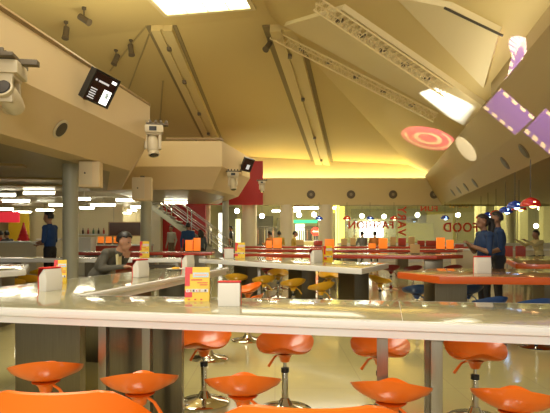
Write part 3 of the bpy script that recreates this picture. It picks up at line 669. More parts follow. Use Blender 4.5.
# --- two chairs with a curved back right before the viewer
def back_chair(label, x, y, rz, rimz, w):
    t = thing('bar_chair', label, 'chair', (x, y, 0), rz, 'orange chairs before the viewer')
    N, K = 40, 14; sz = rimz-.30; vs = []; fs = []
    # a bucket shell: open ahead (+Y), its back curls round behind
    for off in (0, .014):
        for i in range(K+1):
            s_ = i/K
            for j in range(N):
                th = 2*PI*j/N; c = -math.cos(th); lift = .30*min(1, 1.1*max(0, (c+.35)/1.35)**.8)
                r = (w/2-.012-off*.9)*(1-(1-s_)**2.4) if s_ < 1 else w/2-.012-off*.9
                r = max(r, .004); z = sz+off+lift*max(0, (s_-.45)/.55)**1.3
                if s_ == 1 and off: z -= .012
                vs.append((r*math.sin(th)*1.0, r*math.cos(th)*.92, z))
    o = (K+1)*N
    for b_ in (0, o):
        for i in range(K):
            for j in range(N): fs.append((b_+i*N+j, b_+i*N+(j+1) % N, b_+(i+1)*N+(j+1) % N, b_+(i+1)*N+j))
        fs.append(tuple(range(b_, b_+N)))
    for j in range(N): fs.append((K*N+j, K*N+(j+1) % N, o+K*N+(j+1) % N, o+K*N+j))
    MB().add(vs, fs).build('seat_shell', M_OR, t, smooth=60)
    MB().lathe([(.07, sz+.004), (.05, sz-.04), (.035, sz-.06)], n=24).build('hub', M_OR, t)
    MB().lathe([(.016, .3), (.016, sz-.05)], n=16).build('gas_lift', M_CHROME, t); MB().lathe([(.028, .04), (.028, .42), (.02, .43)], n=18).build('pole', M_CHROME, t)
    MB().lathe([(.22, 0), (.222, .012), (.2, .022), (.1, .036), (.05, .07), (.03, .1)], n=40).build('base', M_CHROME, t)
back_chair('orange moulded chair back at the bottom left corner, closest to the viewer', (45-CX)/F*1.2, 1.43, 0, 1.016, .50)
back_chair('orange moulded chair back cut by the bottom edge in the middle', (316-CX)/F*1.15, 1.40, -.02, 1.002, .58)

# ================================================================== THINGS ON THE TABLES
def napkin(label, x, y, z, rz, s=1., group='white napkin holders'):
    t = thing('napkin_holder', label, 'napkin holder', (x, y, z), rz, group)
    w, h, d = .155*s, .165*s, .07*s
    # paper block with a curved back, red casing behind and over it
    prof = [(-d/2, 0), (-d/2-.004*s, h*.5), (-d/2+.010*s, h*.98), (d/2+.004, h*.98), (d/2, 0)]
    vs = []; 
    pb = MB().slab([(-w/2, y_, z_) for y_, z_ in prof], (w, 0, 0)); pb.build('napkins', M_PAPER, t, bevel=.004*s)
    cs = [(d/2, 0), (d/2+.006, h*.55), (d/2-.002, h*1.0), (-d/2+.012*s, h*1.0), (-d/2+.012*s, h*1.06), (d/2+.002, h*1.06), (d/2+.014, h*.6), (d/2+.010, 0)]
    MB().slab([(-w/2-.004, y_, z_) for y_, z_ in cs], (w+.008, 0, 0)).build('casing', M_CARDRED, t, bevel=.003*s)
    return t
def menu_card(label, x, y, z, rz, w=.185, h=.255, group='yellow menu cards'):
    t = thing('menu_card', label, 'menu card', (x, y, z), rz, group); d = .05
    MB().slab([(-w/2, -d, 0), (-w/2, -d+.004, 0), (-w/2, 0, h), (-w/2, -.004, h)], (w, 0, 0)).build('front_panel', M_CARDYEL, t, smooth=0)
    MB().slab([(-w/2, d, 0), (-w/2, d-.004, 0), (-w/2, 0, h), (-w/2, .004, h)], (w, 0, 0)).build('back_panel', M_CARDYEL, t, smooth=0)
    MB().box((0, 0, .003), (w*.98, d*2-.01, .004)).build('base_flap', M_CARDYEL, t, smooth=0)
    def patch(x0, x1, z0, z1, m, nm, off=.0015):
        y_ = lambda z_: -d*(1-z_/h)-off
        MB().slab([(x0, y_(z0)-.004, z0), (x1, y_(z0)-.004, z0), (x1, y_(z1)-.004, z1), (x0, y_(z1)-.004, z1)], (0, .004, 0)).build(nm, m, t, smooth=0)
    patch(-w/2, -w*.30, h*.45, h, M_CARDRED, 'red_band'); patch(-w/2, -w*.2, h*.12, h*.32, M_CARDRED, 'red_band')
    patch(-w*.30, -w*.2, h*.8, h, M_CARDRED, 'red_band')
    patch(-w*.18, w*.46, h*.70, h*.84, M_CARDBLUE, 'title_block'); patch(-w*.12, w*.38, h*.755, h*.785, M_CARDOR, 'title_line', .003)
    patch(-w*.25, w*.2, h*.61, h*.64, M_CARDRED, 'text_line'); patch(0, w*.42, h*.53, h*.55, M_CARDRED, 'text_line'); patch(.02, w*.42, h*.47, h*.49, M_CARDRED, 'text_line')
    patch(-w*.45, w*.45, h*.27, h*.36, M_PAPER, 'photo_strip', .003)
    for i, c_ in enumerate((M_REDED, M_TAN, M_DARK, M_REDED, M_TAN, M_PAPER, M_DARK)): patch(-w*.42+i*w*.12, -w*.42+i*w*.12+w*.08, h*.28, h*.345, c_, 'food_photo', .0045)
    for i in range(3): patch(-w*.36+i*w*.25, -w*.28+i*w*.25, h*.04, h*.075, M_CARDRED, 'text_line')
    return t
p = T(197.5, 300.5); menu_card('yellow menu card with a red stripe standing on the near counter', p[0], p[1], TZ, .06)
p = T(229.5, 305.5); napkin('white napkin holder with a red lid beside the yellow card on the near counter', p[0], p[1], TZ, -.04)
p = T(45, 291); napkin('white napkin holder seen side on at the left of the near counter', p[0]+.03, p[1]+.05, TZ, 1.15, 1.2)
p = T(60.5, 283.5); menu_card('yellow menu card behind the leftmost napkin holder', p[0], p[1], TZ, .3, .12, .24)
p = T(141, 277); napkin('white napkin holder on the counter arm before the man in the suit', p[0], p[1], TZ, 1.1, 1.2)
p = T(191, 267.5); napkin('white napkin holder near the far end of the counter arm', p[0], p[1]-.25, TZ, 1.1, 1.2)
p = (-2.73, 11.3); menu_card('orange topped menu card on the narrow counter right of the seated man', p[0], p[1], TZ, .1, .19, .34)
p = T(482.5, 273); napkin('white napkin holder with an orange top on the orange edged table', p[0], p[1], TZ, .1, 1.25)
p = T(316, 262); napkin('white napkin holder on the white pointed table, left of a tan card', p[0], p[1]-.1, TZ, .7, 1.35)
p = T(327, 261); menu_card('tan menu card on the white pointed table beside a napkin holder', p[0], p[1]-.1, TZ, .3, .17, .28)
p = T(228, 258.5); napkin('white napkin holder on the left end of the white pointed table', p[0], p[1]+.2, TZ, .2, 1.2)
p = T(239.5, 258.5); menu_card('yellow menu card on the left end of the white pointed table', p[0], p[1]+.2, TZ, .0, .2, .32)
# plate and cutlery hand of the seated man: a small dish
pl_ = thing('dish', 'pale dish with yellow food on the counter arm beside the seated man', 'dish', (-1.38, 7.45, TZ)); MB().lathe([(.06, 0), (.07, .006), (.12, .022), (.123, .026), (.07, .012), (.005, .011)], n=28).build('plate', M_PAPER, pl_)
fd_ = MB(); 
for i in range(9): fd_.ell((.05*math.cos(i*2.4)*(i/9), .05*math.sin(i*2.4)*(i/9), .03), (.022, .018, .016), nu=8, nv=6)
fd_.build('food', M_YE, pl_)
tr_ = thing('tray', 'dark tray beside the seated man on the counter arm', 'tray', (-1.72, 8.05, TZ), -.3); MB().box((0, 0, .008), (.36, .26, .012)).build('base', M_DARK, tr_, bevel=.004)
rm_ = MB()
for s_ in (-1, 1): rm_.box((s_*.18, 0, .018), (.012, .27, .03)); rm_.box((0, s_*.13, .018), (.36, .012, .03))
rm_.build('rim', M_DARK, tr_, bevel=.003)

# glowing orange acrylic stands and other small stands on the far tables
def stand(px, Y, w, h, m, label, group):
    t = thing('table_stand', label, 'table stand', (at(px, 0, Y).x, Y, TZ), 0, group)
    MB().box((0, 0, h/2+.02), (w, .06, h)).build('panel', m, t, bevel=.012); MB().box((0, 0, .012), (w*.9, .12, .022)).build('foot', M_DARK, t, bevel=.004)
G_ = 'orange stands on the far tables'
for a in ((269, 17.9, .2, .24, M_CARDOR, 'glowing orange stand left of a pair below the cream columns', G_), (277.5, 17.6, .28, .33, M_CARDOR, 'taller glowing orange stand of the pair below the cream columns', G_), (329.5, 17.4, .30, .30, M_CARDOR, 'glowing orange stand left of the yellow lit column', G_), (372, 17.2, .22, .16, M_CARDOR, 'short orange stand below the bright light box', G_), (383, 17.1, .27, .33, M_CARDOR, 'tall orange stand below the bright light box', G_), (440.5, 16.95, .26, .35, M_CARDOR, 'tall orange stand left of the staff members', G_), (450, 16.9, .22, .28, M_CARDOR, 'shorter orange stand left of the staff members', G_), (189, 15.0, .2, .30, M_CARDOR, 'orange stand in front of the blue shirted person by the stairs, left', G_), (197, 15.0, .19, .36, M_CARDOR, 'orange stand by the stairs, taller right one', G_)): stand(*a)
G2 = 'tan stands on the far tables'
tanl = ['leftmost', 'second', 'third', 'fourth', 'fifth', 'sixth', 'seventh', 'eighth', 'ninth', 'rightmost']
for i, (px, Y, w, h, m) in enumerate(((300, 21.5, .3, .22, M_TAN), (318, 21.4, .35, .18, M_REDED), (344, 21.4, .24, .28, M_TAN), (353, 21.3, .22, .3, M_TAN), (393, 21.2, .22, .34, M_TAN), (402, 21.1, .3, .3, M_REDED), (411.5, 21.1, .24, .34, M_TAN), (421, 21.1, .28, .2, M_REDED), (415, 13.1, .22, .22, M_TAN), (431, 21, .4, .2, M_REDED))):
    stand(px, Y, w, h, m, '%s small %s stand along the far tables below the glass wall' % (tanl[i], 'tan' if m is M_TAN else 'red'), G2)

# red chairs at the far right
def red_chair(px, Y, label, proto=[None]):
    loc = (at(px, 0, Y).x, Y, 0)
    if proto[0]: return dup(proto[0], loc, 0, label)
    t = thing('red_chair', label, 'chair', loc, 0, 'red chairs along the glass wall')
    MB().box((0, 0, .56), (.34, .36, .05)).build('seat', M_REDED, t, bevel=.015); MB().box((0, .17, .80), (.32, .04, .34)).build('backrest', M_REDED, t, bevel=.015)
    for sx in (-1, 1):
        for sy in (-1, 1): MB().tube([(sx*.16, sy*.16, 0), (sx*.15, sy*.14, .545)], .016, 8).build('leg', M_STEEL, t)
    for sx in (-1, 1): MB().tube([(sx*.14, .16, .56), (sx*.14, .17, .68)], .014, 8).build('back_post', M_STEEL, t)
    proto[0] = t
for a in ((461, 19.6, 'red chair left of the staff members'), (510, 17, 'red chair right of the staff members, left of a pair'), (523, 17, 'red chair right of the staff members, right of a pair')): red_chair(*a)
lg = thing('bench_counter', 'pale counter behind the red chairs at the far right', 'counter', (9.3, 18.3, 0)); MB().box((0, 0, .40), (6.5, .5, .8)).build('body', M_CREAM, lg, bevel=.01); MB().box((0, 0, .82), (6.6, .6, .05)).build('countertop', M_WHITE, lg, bevel=.01)

# ================================================================== STAGE LIGHTS, SPEAKERS, SCREENS
def moving_head(label, p, rz, s, aim=(0, -.3, -1)):
    t = thing('moving_head_light', label, 'stage light', p, rz, 'moving head stage lights on the left bulkhead')
    b = MB(); b.box((0, 0, .16*s), (.50*s, .16*s, .035*s))
    for k in range(6): b.box((-.22*s+.088*s*k, -.05*s, .195*s), (.04*s, .09*s, .045*s))
    b.build('clamp_rail', M_MACHD, t, bevel=.006*s)
    MB().box((0, -.02*s, .07*s), (.34*s, .24*s, .13*s)).build('base_unit', M_MACH, t, bevel=.03*s)
    MB().box((0, -.145*s, .07*s), (.12*s, .02*s, .07*s)).build('display_window', M_BLACK, t, bevel=.005*s)
    yk = MB()
    for sx in (-1, 1): yk.box((sx*.115*s, -.02*s, -.12*s), (.045*s, .13*s, .28*s))
    yk.box((0, -.02*s, -.005*s), (.27*s, .15*s, .04*s)); yk.build('yoke', M_MACH, t, bevel=.012*s)
    Q = Vector(aim).normalized().to_track_quat('Z', 'Y').to_matrix()
    hd = MB().lathe([(.03*s, -.17*s), (.085*s, -.15*s), (.10*s, -.06*s), (.10*s, .08*s), (.085*s, .11*s), (.095*s, .14*s), (.095*s, .17*s), (.08*s, .172*s)], c=(0, -.02*s, -.20*s), n=24, M=Q).build('head', M_MACH, t)
    MB().lathe([(.005*s, 0), (.078*s, 0), (.07*s, .012*s), (.005*s, .016*s)], c=Vector((0, -.02*s, -.20*s))+Q@Vector((0, 0, .172*s)), n=24, M=Q).build('lens', M_LENS, hd)
    MB().box((0, .13*s, .15*s), (.1*s, .22*s, .05*s)).build('bracket', M_MACHD, t, bevel=.005)
    return t
MH = [(12, 78, 6.75, PI/2*.9, 1.3, 'largest moving head stage light at the left edge, below the parapet rail'), (153, 134, 11.8, .2, 1.3, 'moving head stage light at the near corner of the left bulkhead'), (233, 177, 17.1, .1, 1.1, 'moving head stage light under the small far screen'), (262, 184, 24.2, .0, .95, 'farthest moving head stage light, against the red wall')]
MHP = []
for px, py, Y, rz, s, lb_ in MH:
    p = at(px, py, Y); MHP.append(p); moving_head(lb_, p, -rz if rz > 1 else rz, s, (.75, -.1, .35) if Y < 8 else (.1, -.25, -1))
def box_speaker(label, px, py, Y, w, d, h):
    p = at(px, py, Y); t = thing('wall_speaker', label, 'speaker', (p.x, p.y, 2.745), .12, 'white box speakers hung under the left bulkhead')
    MB().box((0, 0, -h/2-.02), (w, d, h)).build('cabinet', M_LEFT, t, bevel=.015); MB().box((-w*.16, -d/2-.003, -h/2), (w*.62, .012, h*.9)).build('grille', mat('grille cream', (.66, .55, .36), .7), t, bevel=.004)
    MB().ell((-w*.2, -d/2-.009, -h/2), (.018, .01, .018)).build('badge', M_DARK, t); MB().box((0, 0, .0), (.1, .1, .06)).build('bracket', M_MACHD, t)
box_speaker('white box speaker beside the grey column', 91, 176, 10.3, .38, .34, .48); box_speaker('white box speaker hung at the second column', 142.5, 186, 13.2, .46, .36, .56)

def screen(c, u, v, w, h, label, content):
    c, u, v = Vector(c), Vector(u).normalized(), Vector(v).normalized(); v = (v-u*u.dot(v)).normalized(); nn = u.cross(v)
    t = thing('wall_screen', label, 'screen', c); Q = Matrix((u, v, nn)).transposed()
    def bx(x, y, z, dx, dy, dz, nm, m, par=t, bev=0): return MB().box(Q@Vector((x, y, z)), (dx, dy, dz), M=Q).build(nm, m, par, bevel=bev, smooth=0)
    bx(0, 0, -.06, w*.98, h*.98, .10, 'housing', M_BLACK, bev=.012)
    fr = MB()
    for s_ in (-1, 1): fr.box(Q@Vector((s_*w*.475, 0, 0)), (w*.05, h, .035), M=Q); fr.box(Q@Vector((0, s_*h*.47, 0)), (w*.92, h*.06, .035), M=Q)
    fr.build('bezel', M_BLACK, t, bevel=.004, smooth=0)
    s = bx(0, 0, -.005, w*.91, h*.89, .012, 'display', mat('dark display', (.01, .005, .005), .15, emit=.03, ecol=(.3, .06, .05)))
    for x, y, dx, dy, nm, m in content: bx(x*w, y*h, .003, dx*w, dy*h, .004, nm, m, s)
    a = Q@Vector((0, -h*.3, -.10)); MB().tube([a, a+Vector((-.1, .03, -.05)), a+Vector((-.24, .04, -.02))], .025, 8).build('wall_bracket', M_MACHD, t)
    return t
M_SW = mat('screen white', (1, 1, .95), .4, emit=1.6, ecol=(.95, 1, .9)); M_SG = mat('screen grey', (.5, .5, .5), .4, emit=.45, ecol=(.8, .8, .8)); M_SD = mat('screen figure', (.1, .12, .08), .4)
screen((-2.82, 8.79, 3.72), (.365, .928, -.08), (.474, -.111, .874), .60, .52, 'black flat screen showing text and a portrait, tilted on the left bulkhead', [(.33, .34, .18, .09, 'logo_block', M_SW), (-.32, .2, .06, .06, 'caption', M_SG), (-.02, .2, .4, .06, 'caption', M_SG)]+[(-.26, -.08-.075*i, .24-.03*(i % 2), .035, 'text_line', M_SG) for i in range(5)]+[(.25, -.2, .3, .46, 'portrait_photo', M_SW), (.27, -.14, .12, .2, 'portrait_figure', M_SD)])
screen((-.947, 18.7, 3.735), (.861, .480, -.166), (.363, -.352, .863), .38, .48, 'small dark screen on the far corner of the left bulkhead', [(.1, -.15, .3, .35, 'picture', M_SG)])

# track spotlights on the left ceiling
def track_spot(px, py, label, aim):
    p = on_plane(px, py, (Vector((0, 0, 1)), 7.38)) if py < 28 else on_plane(px, py, BACK)
    t = thing('track_spotlight', label, 'spotlight', p, 0, 'spotlights on the left ceiling'); Q = Vector(aim).normalized().to_track_quat('Z', 'Y').to_matrix()
    MB().lathe([(.06, -.04), (.06, .04)], n=18).build('ceiling_rose', M_MACHD, t); MB().tube([(0, 0, 0), (0, 0, -.22)], .018, 8).build('stem', M_MACHD, t)
    MB().lathe([(.03, -.2), (.085, -.16), (.085, .1), (.1, .2), (.09, .2)], c=(0, 0, -.3), n=20, M=Q).build('can', M_MACHD, t)
    MB().lathe([(.004, 0), (.085, 0), (.004, .01)], c=Vector((0, 0, -.3))+Q@Vector((0, 0, .19)), n=20, M=Q).build('lens', M_LENS, t)
for a in ((66, 22, 'spotlight on the left ceiling near the top edge, left one', (0, -.3, -1)), (84, 8, 'spotlight on the left ceiling nearest the top edge', (1, -.3, -.7)), (131, 40, 'spotlight on the left ceiling above the screen, right of a pair', (.2, -.3, -1)), (116, 50, 'spotlight on the left ceiling above the screen, left of a pair', (-.3, -.3, -1)), (268, 36, 'small dark spotlight at the top of the right beam', (-.3, -.5, -.6))): track_spot(*a)

# ================================================================== PEOPLE
def person(name_label, loc, rz, J, cloth, hair, vox=.012, scale=1., skin=M_SKIN, extra=None):
    """J: joints in a frame that faces +Y; one continuous remeshed body; cloth = (top, bottom, shoe)"""
    V = lambda k: Vector(J[k]); prims = []
    mb = MB()
    def cap(a, b, ra, rb, tg):
        a, b = Vector(a), Vector(b); mb.tube([a, b], [ra, rb], 12); mb.ell(a, ra, nu=12, nv=8); mb.ell(b, rb, nu=12, nv=8); prims.append(('c', a, b, ra, rb, tg))
    def ell(c, r, M, tg): mb.ell(c, r, M); prims.append(('e', Vector(c), r, M, 0, tg))
    up = (V('chest')-V('pelvis')).normalized(); side = (V('shR')-V('shL')).normalized(); side = (side-up*side.dot(up)).normalized(); fw = up.cross(side); Q = Matrix((side, fw, up)).transposed()
    pe, ch = V('pelvis'), V('chest')
    ell(pe, (.165, .12, .13), Q, 1); ell(pe.lerp(ch, .45), (.148, .108, .19), Q, 0); ell(ch, (.175, .122, .20), Q, 0)
    cap(V('shL'), V('shR'), .066, .066, 0); cap(ch+up*.08, V('neck'), .075, .056, 0)
    hc = V('head'); hd = (hc-V('neck')).normalized(); cap(V('neck'), hc-hd*.04, .054, .05, 2)
    face = Vector(J.get('face', (0, 1, 0))).normalized(); hs = face.cross(hd).normalized(); hu = hs.cross(face); HQ = Matrix((hs, face, hu)).transposed()
    h_ = lambda x, y, z: hc+HQ@Vector((x, y, z))
    ell(hc+hu*.015, (.074, .094, .105), HQ, 2); ell(h_(0, .025, -.055), (.055, .065, .062), HQ, 2)
    cap(h_(0, .093, .0), h_(0, .108, -.03), .011, .016, 2)
    for s in (-1, 1): ell(h_(s*.075, -.005, -.01), (.012, .02, .032), HQ, 2)
    cap(h_(-.02, .088, -.062), h_(.02, .088, -.062), .008, .008, 2)
    for s, k in ((-1, 'L'), (1, 'R')):
        sl_ = 2 if J.get('short') else 0
        cap(V('sh'+k), V('el'+k), .056, .043, 0)
        m_ = V('el'+k).lerp(V('wr'+k), .12)
        cap(V('el'+k), V('wr'+k), .043, .031, sl_)
        d = (V('wr'+k)-V('el'+k)).normalized(); pd = Vector(J.get('palm'+k, d)).normalized(); w = V('wr'+k)
        sd = pd.cross(Vector(J.get('nrm'+k, (0, 0, 1)))).normalized(); nn = sd.cross(pd)
        cap(w, w+pd*.035, .026, .026, 2)
        for i in range(4):
            o = (i-1.5)*.019; base = w+pd*.07+sd*o; L = (.036, .042, .039, .030)[i]
            cap(w+pd*.02+sd*o*.8, base, .014, .0115, 2); t1 = base+pd*L*.8-nn*.012; cap(base, t1, .0105, .0095, 2); cap(t1, t1+pd*L*.5-nn*.026, .0095, .008, 2)
        ts = sd*(-s)*(1 if pd.z < .5 else 1); b0 = w+pd*.02+ts*.022; b1_ = b0+pd*.035+ts*.028-nn*.01; cap(b0, b1_, .014, .0115, 2); cap(b1_, b1_+pd*.03-nn*.008, .011, .009, 2)
        cap(V('hip'+k), V('kn'+k), .085, .058, 1); cap(V('kn'+k), V('an'+k), .057, .04, 1)
        a = V('an'+k); tf = Vector(J.get('toe'+k, (0, 1, 0))).normalized(); sole = a+Vector((0, 0, -.035)); cap(sole-tf*.03, sole+tf*.10, .042, .040, 3); cap(sole+tf*.10, sole+tf*.155-Vector((0, 0, .008)), .040, .03, 3); cap(a, sole, .042, .04, 3)
    me = bpy.data.meshes.new('tmp'); me.from_pydata(mb.v, [], mb.f); tmp = bpy.data.objects.new('tmp', me); COL.objects.link(tmp)
    r = tmp.modifiers.new('r', 'REMESH'); r.mode = 'VOXEL'; r.voxel_size = vox
    sm = tmp.modifiers.new('s', 'SMOOTH'); sm.iterations = 3; sm.factor = .5
    dg = bpy.context.evaluated_depsgraph_get(); dg.update(); out = bpy.data.meshes.new_from_object(tmp.evaluated_get(dg)); bpy.data.objects.remove(tmp)
    n = len(out.polygons); cen = np.zeros(n*3); out.polygons.foreach_get('center', cen); cen = cen.reshape(-1, 3)
    best = np.full(n, 1e9); tg_ = np.zeros(n, int)
    for q in prims:
        if q[0] == 'c':
            a, b = np.array(q[1]), np.array(q[2]); ab = b-a; L2 = max(1e-9, ab@ab); t_ = np.clip((cen-a)@ab/L2, 0, 1); d_ = np.linalg.norm(cen-(a+t_[:, None]*ab), axis=1)-(q[3]+(q[4]-q[3])*t_)
        else:
            Mi = np.array(q[3].transposed()); lc = (cen-np.array(q[1]))@Mi.T; d_ = (np.linalg.norm(lc/np.array(q[2]), axis=1)-1)*min(q[2])
        w = d_ < best; best[w] = d_[w]; tg_[w] = q[5]
    mats = [cloth[0], cloth[1], skin, cloth[2]]
    for m in mats: out.materials.append(m)
    out.polygons.foreach_set('material_index', tg_.astype(np.int32)); out.polygons.foreach_set('use_smooth', np.ones(n, bool)); out.update()
    o = bpy.data.objects.new('person', out); COL.objects.link(o); o.location = loc; o.rotation_euler = (0, 0, rz); o.scale = (scale,)*3; tag(o, name_label, 'person')
    # hair cap
    hm = MB(); hm.ell((0, 0, 0), (.078, .100, .108), None, 24, 16)
    keep = [f for f in hm.f if (lambda c: c[2] > .035+.35*(c[1]-.02) and (c[1] < .075 or c[2] > .06) or (c[1] < -.02 and c[2] > (-.085 if hair != 'short' else -.045)))([sum(hm.v[i][k] for i in f)/len(f) for k in range(3)])]
    hm.f = keep; hm.v = [tuple(h_(x, y-.006, z+.022)) for x, y, z in hm.v]
    if hair == 'pony':
        ps = [h_(0, -.10, .05), h_(0, -.15, .02), h_(0, -.16, -.07), h_(0, -.14, -.17), h_(0, -.12, -.24)]; hm.tube(ps, [.03, .042, .045, .035, .012], 12)
    if hair == 'long':
        for s in (-1, 0, 1): hm.tube([h_(s*.05, -.06, .04), h_(s*.065, -.08, -.08), h_(s*.06, -.08, -.2)], [.05, .055, .03], 10)
    bm_ = hm.build('hair', M_HAIR, o, smooth=80)
    md = bm_.modifiers.new('thick', 'SOLIDIFY'); md.thickness = .012; md.offset = 1
    for s in (-1, 1): MB().ell(h_(s*.031, .083, .012), (.012, .008, .008), HQ, 8, 6).build('eye', M_BLACK, o)
    return o
def stand_pose(**kw):
    J = dict(pelvis=(0, 0, .94), chest=(0, .0, 1.27), neck=(0, .01, 1.46), head=(0, .035, 1.61), shL=(-.175, 0, 1.395), shR=(.175, 0, 1.395), elL=(-.24, -.03, 1.12), elR=(.24, -.03, 1.12), wrL=(-.24, .06, .88), wrR=(.24, .06, .88), hipL=(-.088, 0, .90), hipR=(.088, 0, .90), knL=(-.10, .01, .49), knR=(.10, .01, .49), anL=(-.11, -.02, .085), anR=(.11, -.02, .085)); J.update(kw); return J
def sit_pose(lean=.0, seat=.56, **kw):
    z = seat+.11
    J = dict(pelvis=(0, 0, z), chest=(0, lean*.75, z+.33), neck=(0, lean*1.15, z+.52), head=(0, lean*1.4+.03, z+.66), shL=(-.18, lean, z+.45), shR=(.18, lean, z+.45), elL=(-.25, lean+.12, z+.20), elR=(.25, lean+.12, z+.20), wrL=(-.14, lean+.30, z+.26), wrR=(.14, lean+.30, z+.26), hipL=(-.09, .03, z-.01), hipR=(.09, .03, z-.01), knL=(-.14, .42, z-.02), knR=(.14, .42, z-.02), anL=(-.13, .36, .18), anR=(.13, .36, .18)); J.update(kw); return J
# waiter at the left, facing left, a notepad held in front
wp = person('person in navy shirt and dark trousers standing left of the grey column', (at(50, 0, 12.0).x, 12.0, 0), PI/2-.15, stand_pose(short=1, elL=(-.24, .0, 1.12), elR=(.24, .02, 1.12), wrL=(-.10, .22, 1.08), wrR=(.10, .25, 1.06)), (M_NAVY, M_DKTR, M_SHOE), 'short', .011, 1.07)
nb_ = MB().box((0, 0, 0), (.17, .22, .015), M=Matrix.Rotation(.35, 3, 'Y')).build('notepad', M_PAPER, None, bevel=.003, loc=(wp.location.x-.33, wp.location.y-.06, 1.16)); tag(nb_, 'pale notepad held by the waiter', 'notepad')
# two staff members at the right, facing left
sy = 8.55
person('person with a black ponytail and navy shirt standing behind the orange edged table', (at(484.5, 0, sy).x, sy, 0), PI/2+.1, stand_pose(short=1, elL=(-.24, .04, 1.12), elR=(.24, .06, 1.12), wrL=(-.06, .25, 1.22), wrR=(.07, .24, 1.24), palmL=(.3, .6, .6), palmR=(-.3, .6, .6)), (M_NAVY2, M_DKTR, M_SHOE), 'pony', .010, .965, M_SKIN2)
person('person in a navy shirt with short hair standing right of the ponytailed one', (at(498.5, 0, 9.0).x, 9.0, 0), PI/2-.25, stand_pose(short=1, elL=(-.25, .0, 1.12), wrL=(-.12, .2, 1.04), elR=(.25, -.02, 1.12), wrR=(.12, .2, 1.02)), (M_NAVY2, M_DKTR, M_SHOE), 'short', .010, 1.0, M_SKIN2)
# seated man in a suit eating at the counter arm
man = person('person in a grey suit leaning forward to eat at the counter arm on the left', (-2.45, 7.12, 0), -PI/2-.16, sit_pose(.33, .56, head=(0, .49, 1.265), neck=(0, .42, 1.13), elL=(-.24, .36, .96), elR=(.26, .30, .93), wrL=(-.06, .50, 1.05), wrR=(.16, .55, .95), palmL=(.3, .25, .8), face=(.12, .95, -.26)), (M_SUIT, M_DKTR, M_SHOE), 'short', .010, 1.0)
sh_ = MB().slab([(-.045, .40, .93), (.045, .40, .93), (.06, .40, 1.10), (-.06, .40, 1.10)], (0, .03, .01)); sh_.build('shirt_front', mat('pale yellow shirt', (.75, .66, .35), .8), man)
# far people
far = [('person in a blue shirt standing by the staircase with their back turned', (188, 19), 0, 'short', (mat('blue shirt', (.015, .07, .20), .8), M_DKTR), 1., None),
       ('person in dark clothes with long hair beside the blue shirted one', (200.5, 18.6), .6, 'long', (mat('slate top', (.05, .07, .09), .8), M_DKTR), .86, None),
       ('person in a pale grey top standing at the foot of the red wall', (171.5, 22.3), 2.6, 'short', (mat('pale grey top', (.38, .36, .28), .8), mat('brown trousers', (.14, .09, .05), .8)), .97, None),
       ('person in black standing in the mall doorway left of the cream columns', (231.5, 27.5), 1.6, 'short', (M_BLACK, M_DKTR), 1., None)]
for lb_, (px, Y), rz, hr, cl, s_, _ in far: person(lb_, (at(px, 0, Y).x, Y, 0), rz, stand_pose(), (*cl, M_SHOE), hr, .016, s_)
M_YT = mat('mustard top', (.62, .42, .08), .8); M_OT = mat('orange top', (.6, .22, .05), .8); M_GT = mat('grey top', (.2, .2, .18), .8)
seats = [('seated person in a mustard top right of the cream columns', 293, 23.2, -1.6, M_YT), ('seated person in orange below the cream columns, shorter one', 271.5, 22.9, .9, M_OT), ('seated person with black hair in mustard below the cream columns', 279.5, 24.3, .2, M_YT), ('seated person with dark hair left below the bright light box', 363, 23.4, .3, M_GT), ('seated person with dark hair right below the bright light box', 375, 23.4, -.1, M_OT), ('seated person in black at the far left counter, right one', 8.5, 18.2, 1.2, M_BLACK), ('seated person in red at the far left edge', 0.5, 19.6, .4, M_REDED)]
for lb_, px, Y, rz, tm in seats:
    loc = (at(px, 0, Y).x, Y, 0); dup(P_OR, (loc[0], loc[1], 0), rz, 'orange bar stool under the %s' % lb_)
    person(lb_, loc, rz, sit_pose(.05), (tm, M_DKTR, M_SHOE), 'short', .016)
loc = (at(540, 0, 15.6).x, 15.6, 0); dup(P_MA, loc, PI/2, 'maroon bar stool under the seated person with a raised arm')
person('seated person in a pale top reaching one arm out at the far right', loc, PI/2+.2, sit_pose(.08, elR=(.25, .30, 1.02), wrR=(.24, .55, 1.16), elL=(-.22, .35, 1.02), wrL=(-.2, .62, 1.17)), (mat('beige top', (.5, .42, .2), .8), M_DKTR, M_SHOE), 'short', .014, 1.0, M_SKIN2)

